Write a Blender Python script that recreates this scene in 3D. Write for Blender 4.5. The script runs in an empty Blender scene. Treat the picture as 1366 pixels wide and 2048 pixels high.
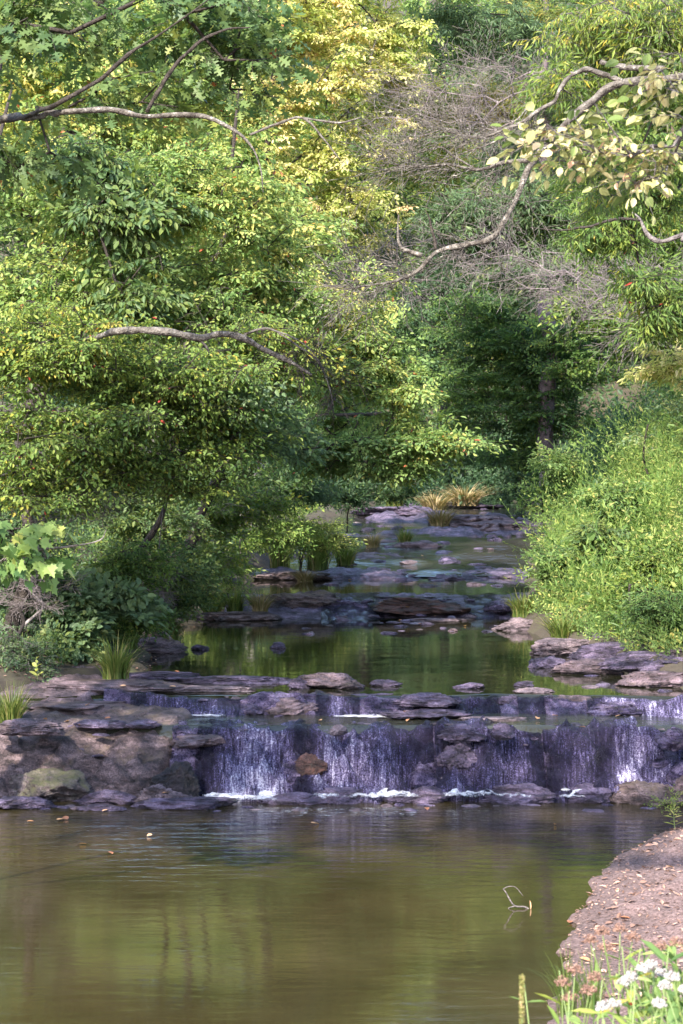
import bpy, bmesh, math, random
import numpy as np
from mathutils import Vector, Matrix

SC = bpy.context.scene
COL = SC.collection
rng = np.random.default_rng(7)
rnd = random.Random(7)
PI = math.pi
R = math.radians

# ------------------------------------------------------------------ camera
F = 4320.0                      # focal length in photo pixels
CAM = np.array([0.0, 0.0, 5.0])
PITCH = math.atan(144 / F)
FW = np.array([0, math.cos(PITCH), -math.sin(PITCH)])
UP = np.array([0, math.sin(PITCH), math.cos(PITCH)])
RT = np.array([1.0, 0, 0])


def ray(px, py):
    return FW + RT * ((px - 683) / F) + UP * ((1024 - py) / F)


def at(px, py, Y):
    r = ray(px, py)
    return CAM + r * (Y / r[1])


def on(px, py, z):
    r = ray(px, py)
    return CAM + r * ((z - CAM[2]) / r[2])


cd = bpy.data.cameras.new('camera')
cd.lens = 36 * F / 2048
cd.sensor_width = 36
cd.clip_start = 0.1
cd.clip_end = 1000
cd.dof.use_dof = True
cd.dof.focus_distance = 33
cd.dof.aperture_fstop = 6.3
cam = bpy.data.objects.new('camera', cd)
COL.objects.link(cam)
cam.location = CAM
cam.rotation_euler = (PI / 2 - PITCH, 0, 0)
SC.camera = cam

# ------------------------------------------------------------------ light
SUN_EL, SUN_AZ = R(37), R(203)          # azimuth clockwise from +Y: behind the camera to the left
w = bpy.data.worlds.new("World")
SC.world = w
w.use_nodes = True
nt = w.node_tree
sky = nt.nodes.new('ShaderNodeTexSky')
sky.sky_type = 'NISHITA'
sky.sun_disc = False
sky.sun_elevation = SUN_EL
sky.sun_rotation = SUN_AZ
bg = nt.nodes['Background']
bg.inputs[1].default_value = 0.15
nt.links.new(sky.outputs[0], bg.inputs[0])
ld = bpy.data.lights.new('sun', 'SUN')
ld.energy = 4.2
ld.angle = R(1.0)
ld.color = (1.0, 0.92, 0.78)
sun = bpy.data.objects.new('sun', ld)
COL.objects.link(sun)
sdir = Vector((math.sin(SUN_AZ) * math.cos(SUN_EL), math.cos(SUN_AZ) * math.cos(SUN_EL), math.sin(SUN_EL)))
sun.rotation_euler = sdir.to_track_quat('Z', 'Y').to_euler()
vs = SC.view_settings
vs.view_transform = 'Standard'
vs.look = 'None'
vs.gamma = 1
vs.use_curve_mapping = False
vs.exposure = 2.15
cy = SC.cycles
cy.max_bounces = 7
cy.diffuse_bounces = 3
cy.glossy_bounces = 3
cy.transmission_bounces = 4
cy.transparent_max_bounces = 8
cy.caustics_reflective = False
cy.caustics_refractive = False
cy.sample_clamp_indirect = 6

# ------------------------------------------------------------------ numeric helpers


def _hash(i, j, k, seed):
    n = (i * 374761393 + j * 668265263 + k * 2147483647 + seed * 1274126177) & 0xFFFFFFFF
    n = ((n ^ (n >> 13)) * 1274126177) & 0xFFFFFFFF
    n = (n ^ (n >> 16)) & 0xFFFF
    return n / 32767.5 - 1.0


def vnoise(p, seed=0):
    p = np.asarray(p, float)
    i = np.floor(p).astype(np.int64)
    f = p - i
    f = f * f * (3 - 2 * f)
    out = 0
    for dx in (0, 1):
        wx = f[..., 0] if dx else 1 - f[..., 0]
        for dy in (0, 1):
            wy = f[..., 1] if dy else 1 - f[..., 1]
            for dz in (0, 1):
                wz = f[..., 2] if dz else 1 - f[..., 2]
                out = out + wx * wy * wz * _hash(i[..., 0] + dx, i[..., 1] + dy, i[..., 2] + dz, seed)
    return out


def fbm(p, octv=4, seed=0, gain=0.5):
    p = np.asarray(p, float)
    s, a = 0, 1.0
    for o in range(octv):
        s = s + a * vnoise(p, seed + o * 17)
        p = p * 2.03 + 11.3
        a *= gain
    return s


def p2(x, y, z=0.0):
    x = np.asarray(x, float)
    return np.stack([x, np.asarray(y, float) + 0 * x, 0 * x + z], -1)


def sstep(a, b, x):
    t = np.clip((np.asarray(x, float) - a) / (b - a), 0, 1)
    return t * t * (3 - 2 * t)


def mesh_np(name, verts, faces, mats, attr=None, smooth=False, mat_idx=None):
    """verts (N,3); faces: list of (F,k) int arrays; attr: {name: per-face float array in faces order}"""
    me = bpy.data.meshes.new(name)
    verts = np.asarray(verts, np.float32).reshape(-1, 3)
    me.vertices.add(len(verts))
    me.vertices.foreach_set('co', verts.ravel())
    faces = [np.asarray(f, np.int32) for f in faces if len(f)]
    nl = sum(f.size for f in faces)
    nf = sum(len(f) for f in faces)
    me.loops.add(nl)
    me.polygons.add(nf)
    me.loops.foreach_set('vertex_index', np.concatenate([f.ravel() for f in faces]))
    tot = np.concatenate([np.full(len(f), f.shape[1], np.int32) for f in faces])
    st = np.concatenate([[0], np.cumsum(tot)[:-1]]).astype(np.int32)
    me.polygons.foreach_set('loop_start', st)
    if smooth is not None:
        me.polygons.foreach_set('use_smooth', np.full(nf, bool(smooth)))
    for k, v in (attr or {}).items():
        a = me.attributes.new(k, 'FLOAT', 'FACE')
        a.data.foreach_set('value', np.asarray(v, np.float32))
    for m in mats if isinstance(mats, (list, tuple)) else [mats]:
        me.materials.append(m)
    if mat_idx is not None:
        me.polygons.foreach_set('material_index', np.asarray(mat_idx, np.int32))
    me.update(calc_edges=True)
    return me


def obj(name, me, parent=None):
    o = bpy.data.objects.new(name, me)
    COL.objects.link(o)
    if parent is not None:
        o.parent = parent
        o.matrix_parent_inverse = Matrix.Identity(4)
    return o


def tag(o, label, cat, group=None, kind=None):
    o['label'] = label
    o['category'] = cat
    if group:
        o['group'] = group
    if kind:
        o['kind'] = kind
    return o


def thing(name, loc, label, cat, group=None, rz=0):
    o = bpy.data.objects.new(name, None)
    o.empty_display_size = 0.3
    COL.objects.link(o)
    o.location = loc
    o.rotation_euler = (0, 0, rz)
    return tag(o, label, cat, group)


def structure(name, me):
    o = obj(name, me)
    o['kind'] = 'structure'
    return o


def copy_tree(o, parent=None):
    c = o.copy()
    COL.objects.link(c)
    c.parent = parent
    for ch in o.children:
        copy_tree(ch, c)
    return c


# ------------------------------------------------------------------ materials


def newmat(name):
    m = bpy.data.materials.new(name)
    m.use_nodes = True
    t = m.node_tree
    return m, t, t.nodes['Principled BSDF'], t.nodes['Material Output']


def N(t, kind, **kw):
    n = t.nodes.new(kind)
    for k, v in kw.items():
        if k.startswith('i_'):
            n.inputs[k[2:].replace('_', ' ')].default_value = v
        else:
            setattr(n, k, v)
    return n


def ramp(t, stops, interp='LINEAR'):
    n = t.nodes.new('ShaderNodeValToRGB')
    n.color_ramp.interpolation = interp
    e = n.color_ramp.elements
    while len(e) < len(stops):
        e.new(0.5)
    for q, (p, c) in zip(e, stops):
        q.position = p
        q.color = (*c, 1) if len(c) == 3 else c
    return n


def leaf_mat(name, stops, trans=0.48, rough=0.5, spec=0.3, tgain=1.35):
    m, t, b, out = newmat(name)
    a = N(t, 'ShaderNodeAttribute', attribute_name='tint')
    rp = ramp(t, stops)
    t.links.new(a.outputs['Fac'], rp.inputs[0])
    b.inputs['Roughness'].default_value = rough
    b.inputs['Specular IOR Level'].default_value = spec
    t.links.new(rp.outputs[0], b.inputs['Base Color'])
    tr = N(t, 'ShaderNodeBsdfTranslucent')
    g = N(t, 'ShaderNodeMix', data_type='RGBA', blend_type='MULTIPLY')
    g.inputs[0].default_value = 1
    g.inputs[7].default_value = (tgain, tgain, tgain * 0.6, 1)
    t.links.new(rp.outputs[0], g.inputs[6])
    t.links.new(g.outputs[2], tr.inputs[0])
    mx = N(t, 'ShaderNodeMixShader')
    mx.inputs[0].default_value = trans
    t.links.new(b.outputs[0], mx.inputs[1])
    t.links.new(tr.outputs[0], mx.inputs[2])
    t.links.new(mx.outputs[0], out.inputs[0])
    return m


def bump(t, b, height_socket, strength, dist):
    bp = N(t, 'ShaderNodeBump')
    bp.inputs['Strength'].default_value = strength
    bp.inputs['Distance'].default_value = dist
    t.links.new(height_socket, bp.inputs['Height'])
    t.links.new(bp.outputs[0], b.inputs['Normal'])
    return bp


def bark_mat(name, c1, c2, c3=None, scale=14):
    m, t, b, out = newmat(name)
    tc = N(t, 'ShaderNodeTexCoord')
    n1 = N(t, 'ShaderNodeTexNoise', i_Scale=scale, i_Detail=6.0, i_Roughness=0.65)
    t.links.new(tc.outputs['Object'], n1.inputs['Vector'])
    rp = ramp(t, [(0.35, c1), (0.6, c2), (0.72, c3 or c2)])
    t.links.new(n1.outputs[0], rp.inputs[0])
    t.links.new(rp.outputs[0], b.inputs['Base Color'])
    b.inputs['Roughness'].default_value = 0.85
    b.inputs['Specular IOR Level'].default_value = 0.2
    n2 = N(t, 'ShaderNodeTexNoise', i_Scale=scale * 3, i_Detail=5.0)
    t.links.new(tc.outputs['Object'], n2.inputs['Vector'])
    bump(t, b, n2.outputs[0], 0.9, 0.045)
    return m


def rock_mat(name, c_dark, c_mid, c_light, moss=0.0, wet=0.3, moss_c=(0.13, 0.093, 0.06), crack=0.5, soft=0.12):
    m, t, b, out = newmat(name)
    tc = N(t, 'ShaderNodeTexCoord')
    geo = N(t, 'ShaderNodeNewGeometry')
    mp = N(t, 'ShaderNodeMapping')
    mp.inputs['Rotation'].default_value = (0.5, 0.35, 0.6)
    mp.inputs['Scale'].default_value = (1, 1.1, 3.2)
    t.links.new(geo.outputs['Position'], mp.inputs[0])
    n1 = N(t, 'ShaderNodeTexNoise', i_Scale=2.6, i_Detail=9.0, i_Roughness=0.68)
    t.links.new(mp.outputs[0], n1.inputs['Vector'])
    rp = ramp(t, [(0.38, c_dark), (0.5, c_mid), (0.62, c_light)])
    t.links.new(n1.outputs[0], rp.inputs[0])
    # fine mineral speckle
    n2 = N(t, 'ShaderNodeTexNoise', i_Scale=38.0, i_Detail=4.0, i_Roughness=0.7)
    t.links.new(geo.outputs['Position'], n2.inputs['Vector'])
    sp = ramp(t, [(0.34, (0.42, 0.4, 0.44)), (0.66, (1.65, 1.58, 1.6))])
    t.links.new(n2.outputs[0], sp.inputs[0])
    mul = N(t, 'ShaderNodeMix', data_type='RGBA', blend_type='MULTIPLY')
    mul.inputs[0].default_value = 1
    t.links.new(rp.outputs[0], mul.inputs[6])
    t.links.new(sp.outputs[0], mul.inputs[7])
    # moss and silt on the upper faces
    n3 = N(t, 'ShaderNodeTexNoise', i_Scale=1.7, i_Detail=6.0, i_Roughness=0.7)
    t.links.new(geo.outputs['Position'], n3.inputs['Vector'])
    sx = N(t, 'ShaderNodeSeparateXYZ')
    t.links.new(geo.outputs['Normal'], sx.inputs[0])
    ma = N(t, 'ShaderNodeMath', operation='MULTIPLY_ADD')
    t.links.new(sx.outputs[2], ma.inputs[0])
    ma.inputs[1].default_value = 0.22
    t.links.new(n3.outputs[0], ma.inputs[2])
    mr = N(t, 'ShaderNodeMapRange')
    mr.inputs[1].default_value = 0.84 - moss * 0.4
    mr.inputs[2].default_value = 0.84 - moss * 0.4 + soft
    t.links.new(ma.outputs[0], mr.inputs[0])
    mm = N(t, 'ShaderNodeMix', data_type='RGBA')
    mm.inputs[7].default_value = (*moss_c, 1)
    t.links.new(mr.outputs[0], mm.inputs[0])
    t.links.new(mul.outputs[2], mm.inputs[6])
    t.links.new(mm.outputs[2], b.inputs['Base Color'])
    rr = N(t, 'ShaderNodeMapRange')
    rr.inputs[3].default_value = wet
    rr.inputs[4].default_value = min(1, wet + 0.35)
    t.links.new(n2.outputs[0], rr.inputs[0])
    t.links.new(rr.outputs[0], b.inputs['Roughness'])
    b.inputs['Specular IOR Level'].default_value = 0.5
    # fracture lines
    vo = N(t, 'ShaderNodeTexVoronoi', feature='DISTANCE_TO_EDGE', i_Scale=1.0)
    wp = N(t, 'ShaderNodeMix', data_type='RGBA', blend_type='ADD')
    wp.inputs[0].default_value = 0.35
    t.links.new(mp.outputs[0], wp.inputs[6])
    t.links.new(n1.outputs[1], wp.inputs[7])
    t.links.new(wp.outputs[2], vo.inputs['Vector'])
    ck = N(t, 'ShaderNodeMapRange')
    ck.inputs[1].default_value = 0.0
    ck.inputs[2].default_value = 0.045
    t.links.new(vo.outputs[0], ck.inputs[0])
    cc = N(t, 'ShaderNodeMix', data_type='RGBA', blend_type='MULTIPLY')
    cc.inputs[0].default_value = crack
    t.links.new(mm.outputs[2], cc.inputs[6])
    t.links.new(ck.outputs[0], cc.inputs[7])
    t.links.new(cc.outputs[2], b.inputs['Base Color'])
    # bump: cleavage + grain
    add = N(t, 'ShaderNodeMath', operation='MULTIPLY_ADD')
    t.links.new(n2.outputs[0], add.inputs[0])
    add.inputs[1].default_value = 0.4
    t.links.new(n1.outputs[0], add.inputs[2])
    ad2 = N(t, 'ShaderNodeMath', operation='MULTIPLY_ADD')
    t.links.new(ck.outputs[0], ad2.inputs[0])
    ad2.inputs[1].default_value = 0.3 * crack
    t.links.new(add.outputs[0], ad2.inputs[2])
    bump(t, b, ad2.outputs[0], 1.0, 0.13)
    return m


M = {}
# leaves: tint 0..1 picks the leaf's own colour
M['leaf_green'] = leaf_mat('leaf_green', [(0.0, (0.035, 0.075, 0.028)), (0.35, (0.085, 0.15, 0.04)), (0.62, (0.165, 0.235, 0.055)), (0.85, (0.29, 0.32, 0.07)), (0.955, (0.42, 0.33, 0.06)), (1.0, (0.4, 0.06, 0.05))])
M['leaf_bright'] = leaf_mat('leaf_bright', [(0.0, (0.055, 0.115, 0.04)), (0.35, (0.135, 0.22, 0.07)), (0.62, (0.235, 0.315, 0.10)), (0.85, (0.41, 0.41, 0.125)), (0.96, (0.58, 0.46, 0.15)), (1.0, (0.45, 0.12, 0.06))])
M['leaf_yellow'] = leaf_mat('leaf_yellow', [(0.0, (0.18, 0.25, 0.05)), (0.3, (0.38, 0.42, 0.13)), (0.6, (0.58, 0.54, 0.25)), (0.85, (0.66, 0.51, 0.3)), (1.0, (0.62, 0.38, 0.22))])
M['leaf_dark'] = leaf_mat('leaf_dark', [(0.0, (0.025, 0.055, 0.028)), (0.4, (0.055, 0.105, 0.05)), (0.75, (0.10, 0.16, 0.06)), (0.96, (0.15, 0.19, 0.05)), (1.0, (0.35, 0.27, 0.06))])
M['leaf_blue'] = leaf_mat('leaf_blue', [(0.0, (0.045, 0.085, 0.05)), (0.5, (0.095, 0.155, 0.085)), (0.9, (0.17, 0.24, 0.11)), (1.0, (0.3, 0.27, 0.08))])
M['leaf_oak'] = leaf_mat('leaf_oak', [(0.0, (0.06, 0.11, 0.05)), (0.4, (0.09, 0.15, 0.055)), (0.75, (0.16, 0.215, 0.07)), (0.97, (0.22, 0.24, 0.06)), (1.0, (0.42, 0.12, 0.05))])
M['leaf_cream'] = leaf_mat('leaf_cream', [(0.0, (0.12, 0.17, 0.05)), (0.2, (0.34, 0.36, 0.14)), (0.5, (0.56, 0.51, 0.28)), (0.85, (0.64, 0.52, 0.34)), (1.0, (0.62, 0.3, 0.24))], trans=0.35)
M['leaf_weed'] = leaf_mat('leaf_weed', [(0.0, (0.035, 0.085, 0.022)), (0.4, (0.13, 0.215, 0.05)), (0.75, (0.26, 0.32, 0.085)), (1.0, (0.44, 0.40, 0.16))])
M['grass'] = leaf_mat('grass', [(0.0, (0.045, 0.08, 0.02)), (0.5, (0.11, 0.155, 0.035)), (0.85, (0.22, 0.21, 0.07)), (1.0, (0.4, 0.31, 0.17))])
M['dry_grass'] = leaf_mat('dry_grass', [(0.0, (0.12, 0.13, 0.04)), (0.5, (0.26, 0.2, 0.1)), (1.0, (0.42, 0.3, 0.2))], trans=0.3)
M['white_petal'] = leaf_mat('white_petal', [(0.0, (0.30, 0.28, 0.27)), (1.0, (0.46, 0.44, 0.45))], trans=0.3)
M['seed_head'] = leaf_mat('seed_head', [(0.0, (0.13, 0.07, 0.055)), (0.5, (0.25, 0.14, 0.11)), (1.0, (0.36, 0.23, 0.18))], trans=0.2)
M['dead_leaf'] = leaf_mat('dead_leaf', [(0.0, (0.16, 0.07, 0.045)), (0.4, (0.34, 0.15, 0.08)), (0.7, (0.5, 0.28, 0.14)), (1.0, (0.6, 0.36, 0.22))], trans=0.15)
M['litter'] = leaf_mat('litter', [(0.0, (0.10, 0.06, 0.05)), (0.5, (0.24, 0.14, 0.11)), (0.85, (0.38, 0.25, 0.2)), (1.0, (0.48, 0.3, 0.22))], trans=0.1)
M['bark_dark'] = bark_mat('bark_dark', (0.022, 0.018, 0.016), (0.05, 0.04, 0.037), (0.085, 0.075, 0.07))
M['bark_grey'] = bark_mat('bark_grey', (0.07, 0.06, 0.06), (0.17, 0.15, 0.15), (0.36, 0.34, 0.33), 9)
M['bark_lichen'] = bark_mat('bark_lichen', (0.04, 0.033, 0.03), (0.15, 0.135, 0.125), (0.46, 0.44, 0.42), 12)
M['bark_purple'] = bark_mat('bark_purple', (0.06, 0.045, 0.05), (0.13, 0.10, 0.11), (0.2, 0.16, 0.17), 6)
M['twig_grey'] = bark_mat('twig_grey', (0.09, 0.075, 0.078), (0.18, 0.15, 0.155), (0.3, 0.265, 0.27), 3)
M['rock'] = rock_mat('rock', (0.02, 0.015, 0.03), (0.085, 0.066, 0.112), (0.19, 0.15, 0.225), moss=0.0, wet=0.3)
M['rock_brown'] = rock_mat('rock_brown', (0.03, 0.02, 0.026), (0.10, 0.072, 0.085), (0.21, 0.155, 0.18), moss=0.3, wet=0.4, crack=0.3, soft=0.25)
M['rock_moss'] = rock_mat('rock_moss', (0.022, 0.016, 0.018), (0.09, 0.064, 0.068), (0.185, 0.14, 0.148), moss=0.4, wet=0.45, crack=0.3, soft=0.2)
M['rock_green'] = rock_mat('rock_green', (0.03, 0.024, 0.026), (0.10, 0.08, 0.08), (0.19, 0.155, 0.16), moss=0.75, wet=0.5, moss_c=(0.10, 0.10, 0.035), crack=0.2, soft=0.3)
M['rock_recess_shade'] = rock_mat('rock_recess_shade', (0.004, 0.0035, 0.005), (0.012, 0.01, 0.014), (0.035, 0.028, 0.035), wet=0.25)  # near-black colour stands in for the shade of an undercut recess
M['rock_wet'] = rock_mat('rock_wet', (0.012, 0.009, 0.022), (0.06, 0.046, 0.095), (0.18, 0.148, 0.24), moss=0.0, wet=0.12)
M['rock_rust'] = rock_mat('rock_rust', (0.02, 0.012, 0.012), (0.06, 0.03, 0.026), (0.12, 0.06, 0.05), moss=0.0, wet=0.3)
M['rock_pink'] = rock_mat('rock_pink', (0.045, 0.034, 0.044), (0.125, 0.096, 0.115), (0.235, 0.185, 0.205), moss=0.0, wet=0.5)

# ------------------------------------------------------------------ terrain
YK = np.array([-10, 12, 19.3, 22.5, 24, 25.7, 27.3, 28.6, 30, 33, 35.9, 40.2, 46, 49, 56, 61, 66, 80, 92, 99])
XR_ = np.array([0.6, 1.0, 1.82, 2.28, 2.76, 3.43, 4.3, 5.6, 6.4, 5.6, 4.75, 3.9, 3.6, 4.3, 4.9, 5.5, 6.4, 7.0, 7.4, 8.6])
YL = np.array([-10, 12, 20, 27, 29, 30.3, 31.2, 33, 34.5, 36.7, 42, 46, 49, 52, 56, 66, 83, 92, 99])
XL_ = np.array([-6, -6, -5.6, -5.7, -6.0, -6.0, -5.8, -5.2, -4.3, -3.3, -3.6, -3.7, -3.4, -2.7, -2.2, -1.4, 0.3, 2.2, 6.6])
# water level along the creek
WY = np.array([-10, 30.2, 30.5, 32.2, 32.4, 46.6, 48.3, 55.5, 64, 82, 99])
WZ = np.array([0, 0, 0.89, 0.9, 1.1, 1.1, 1.42, 1.43, 2.1, 2.28, 2.5])


def wz(y):
    return np.interp(y, WY, WZ)


def H(x, y):
    x = np.asarray(x, float)
    y = np.asarray(y, float)
    xr = np.interp(y, YK, XR_) + 0.22 * vnoise(p2(x * 0 + 3.1, y * 0.9), 3) + 0.09 * fbm(p2(x * 0 + 1.7, y * 3.1), 3, 6) * sstep(30, 27, y)
    xl = np.interp(y, YL, XL_) + 0.25 * vnoise(p2(x * 0 + 9.1, y * 0.8), 5)
    z0 = wz(y)
    sr = x - xr
    sl = xl - x
    bed = z0 - 0.45 * sstep(0.05, 1.2, np.minimum(-sr, -sl)) - 0.07
    far = sstep(31, 36, y)
    # right bank: beach near, weedy mound beyond
    beach = 0.04 + 0.16 * np.clip(sr, 0, 8) + 0.05 * np.clip(sr - 2, 0, 20)
    near = 1.9 * sstep(17.5, 9, y) * sstep(-0.6, 0.8, sr) + 1.5 * sstep(8, 2, y)
    mound = 0.28 * sstep(0, 0.35, sr) + 0.42 * np.clip(sr - 0.7, 0, 1.0) + 0.95 * np.clip(sr - 1.7, 0, 4.0) + 0.1 * np.clip(sr - 5.7, 0, 30)
    mound = mound + sstep(0.8, 2.5, sr) * (0.55 * vnoise(p2(x * 0.33 + 4, y * 0.22), 41) + 0.28 * vnoise(p2(x * 0.9, y * 0.6), 42))
    mound = mound * (1 - 0.35 * sstep(60, 80, y))
    right = z0 + (1 - far) * (beach + near) + far * mound
    left = z0 + 0.16 * sstep(0, 0.3, sl) + 0.1 * np.clip(sl, 0, 1.6) + 0.42 * np.clip(sl - 1.6, 0, 7) + 0.1 * np.clip(sl - 8, 0, 30)
    z = np.where(sr > 0, right, np.where(sl > 0, left, bed))
    hill = 0.33 * np.clip(y - 99, 0, 300)
    wood = 2.6 + 0.12 * np.abs(x - 4) + hill
    k = sstep(93, 103, y)
    z = z * (1 - k) + wood * k
    n = 0.10 * fbm(p2(x * 0.7, y * 0.7), 3, 1) + 0.03 * vnoise(p2(x * 4, y * 4), 8) + 0.02 * vnoise(p2(x * 9, y * 9), 12)
    land = np.where((sr > 0), sstep(0, 0.8, sr), np.where(sl > 0, sstep(0, 0.8, sl), 0.35))
    return z + n * (0.25 + 0.9 * land)


gx = np.concatenate([np.linspace(-70, -14, 20)[:-1], np.arange(-14, 1, 0.2), np.arange(1, 5.4, 0.07), np.arange(5.4, 16, 0.2), np.linspace(16, 90, 26)])
gy = np.concatenate([np.linspace(-12, 8, 24)[:-1], np.arange(8, 17, 0.22), np.arange(17, 30, 0.08), np.arange(30, 70, 0.22), np.linspace(70, 105, 70)[1:], np.linspace(105, 330, 50)[1:]])
GX, GY = np.meshgrid(gx, gy, indexing='ij')
GZ = H(GX, GY)
nx, ny = GX.shape
idx = np.arange(nx * ny).reshape(nx, ny)
gf = np.stack([idx[:-1, :-1], idx[1:, :-1], idx[1:, 1:], idx[:-1, 1:]], -1).reshape(-1, 4)

m, t, b, out = newmat('soil')
geo = N(t, 'ShaderNodeNewGeometry')
n1 = N(t, 'ShaderNodeTexNoise', i_Scale=1.3, i_Detail=8.0, i_Roughness=0.7)
n2 = N(t, 'ShaderNodeTexNoise', i_Scale=26.0, i_Detail=5.0, i_Roughness=0.75)
t.links.new(geo.outputs['Position'], n1.inputs['Vector'])
t.links.new(geo.outputs['Position'], n2.inputs['Vector'])
forest = ramp(t, [(0.3, (0.028, 0.022, 0.016)), (0.5, (0.055, 0.042, 0.03)), (0.66, (0.06, 0.065, 0.025))])
beach = ramp(t, [(0.38, (0.075, 0.045, 0.04)), (0.5, (0.18, 0.115, 0.112)), (0.6, (0.26, 0.175, 0.17)), (0.7, (0.38, 0.285, 0.28))])
t.links.new(n1.outputs[0], forest.inputs[0])
t.links.new(n2.outputs[0], beach.inputs[0])
sx = N(t, 'ShaderNodeSeparateXYZ')
t.links.new(geo.outputs['Position'], sx.inputs[0])
mr = N(t, 'ShaderNodeMapRange')           # gravel shore below the fall, woodland soil above it
mr.inputs[1].default_value = 29.5
mr.inputs[2].default_value = 32.5
t.links.new(sx.outputs[1], mr.inputs[0])
wet = N(t, 'ShaderNodeMath', operation='MULTIPLY_ADD')       # damp mud along the waterline, darker patches
t.links.new(n1.outputs[0], wet.inputs[0])
wet.inputs[1].default_value = 0.9
t.links.new(sx.outputs[2], wet.inputs[2])
wr = N(t, 'ShaderNodeMapRange')
wr.inputs[1].default_value = 0.42
wr.inputs[2].default_value = 0.78
wr.inputs[3].default_value = 0.55
t.links.new(wet.outputs[0], wr.inputs[0])
wm = N(t, 'ShaderNodeMix', data_type='RGBA', blend_type='MULTIPLY')
wm.inputs[0].default_value = 1
t.links.new(beach.outputs[0], wm.inputs[6])
t.links.new(wr.outputs[0], wm.inputs[7])
mx = N(t, 'ShaderNodeMix', data_type='RGBA')
t.links.new(mr.outputs[0], mx.inputs[0])
t.links.new(wm.outputs[2], mx.inputs[6])
t.links.new(forest.outputs[0], mx.inputs[7])
t.links.new(mx.outputs[2], b.inputs['Base Color'])
b.inputs['Roughness'].default_value = 0.9
bump(t, b, n2.outputs[0], 0.8, 0.05)
M['soil'] = m
structure('ground', mesh_np('ground', np.stack([GX, GY, GZ], -1), [gf], M['soil'], smooth=True))

# ------------------------------------------------------------------ water


def water_mat(name, base, sx_, sy_, strength, dist, rough=0.03, foam=0.0, foam_scale=6.0, near=None):
    m, t, b, out = newmat(name)
    geo = N(t, 'ShaderNodeNewGeometry')
    mp = N(t, 'ShaderNodeMapping')
    mp.inputs['Scale'].default_value = (sx_, sy_, 1)
    t.links.new(geo.outputs['Position'], mp.inputs[0])
    n1 = N(t, 'ShaderNodeTexNoise', i_Scale=1.0, i_Detail=4.0, i_Roughness=0.55, i_Distortion=0.6)
    t.links.new(mp.outputs[0], n1.inputs['Vector'])
    b.inputs['Roughness'].default_value = rough
    b.inputs['IOR'].default_value = 1.65
    nb = N(t, 'ShaderNodeTexNoise', i_Scale=0.6, i_Detail=4.0)
    t.links.new(geo.outputs['Position'], nb.inputs['Vector'])
    bc = ramp(t, [(0.3, tuple(c * 0.7 for c in base)), (0.7, tuple(c * 1.35 for c in base))])
    t.links.new(nb.outputs[0], bc.inputs[0])
    col = bc.outputs[0]
    if foam > 0:
        mp2 = N(t, 'ShaderNodeMapping')
        mp2.inputs['Scale'].default_value = (foam_scale, foam_scale * 2.2, 1)
        t.links.new(geo.outputs['Position'], mp2.inputs[0])
        n3 = N(t, 'ShaderNodeTexNoise', i_Scale=1.0, i_Detail=7.0, i_Roughness=0.75)
        t.links.new(mp2.outputs[0], n3.inputs['Vector'])
        mr = N(t, 'ShaderNodeMapRange')
        mr.inputs[1].default_value = 0.72 - foam * 0.3
        mr.inputs[2].default_value = 0.82 - foam * 0.3
        src = n3.outputs[0]
        if near:                                   # churned only close under the fall
            sy = N(t, 'ShaderNodeSeparateXYZ')
            t.links.new(geo.outputs['Position'], sy.inputs[0])
            ny_ = N(t, 'ShaderNodeMapRange')
            ny_.inputs[1].default_value, ny_.inputs[2].default_value = near
            ny_.inputs[3].default_value = -0.3
            ny_.inputs[4].default_value = 0.02
            t.links.new(sy.outputs[1], ny_.inputs[0])
            ad = N(t, 'ShaderNodeMath', operation='ADD')
            t.links.new(src, ad.inputs[0])
            t.links.new(ny_.outputs[0], ad.inputs[1])
            src = ad.outputs[0]
            st_ = N(t, 'ShaderNodeMapRange')
            st_.inputs[1].default_value, st_.inputs[2].default_value = near[0] - 5, near[1]
            st_.inputs[3].default_value = strength
            st_.inputs[4].default_value = strength * 9
            t.links.new(sy.outputs[1], st_.inputs[0])
        t.links.new(src, mr.inputs[0])
        mx = N(t, 'ShaderNodeMix', data_type='RGBA')
        mx.inputs[7].default_value = (0.5, 0.47, 0.55, 1)
        t.links.new(mr.outputs[0], mx.inputs[0])
        t.links.new(col, mx.inputs[6])
        col = mx.outputs[2]
        r2 = N(t, 'ShaderNodeMapRange')
        r2.inputs[3].default_value = rough
        r2.inputs[4].default_value = 0.6
        t.links.new(mr.outputs[0], r2.inputs[0])
        t.links.new(r2.outputs[0], b.inputs['Roughness'])
    t.links.new(col, b.inputs['Base Color'])
    bp = bump(t, b, n1.outputs[0], strength, dist)
    if near:
        t.links.new(st_.outputs[0], bp.inputs['Strength'])
    return m


M['water_low'] = water_mat('water_low', (0.031, 0.0245, 0.011), 1.4, 5.0, 0.05, 0.05, 0.05, foam=0.25, foam_scale=5, near=(28.4, 30.2))
M['water_up'] = water_mat('water_up', (0.014, 0.014, 0.008), 1.2, 2.2, 0.10, 0.04, 0.03)
M['water_mid'] = water_mat('water_mid', (0.03, 0.03, 0.022), 3.5, 7, 0.5, 0.06, 0.06, foam=0.25)
M['water_rapid'] = water_mat('water_rapid', (0.03, 0.028, 0.028), 3.0, 4.5, 0.3, 0.07, 0.05, foam=0.04, foam_scale=7)
M['water_edge'] = water_mat('water_edge', (0.035, 0.028, 0.022), 5, 9, 0.6, 0.05, 0.07, foam=0.3, foam_scale=7)


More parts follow.
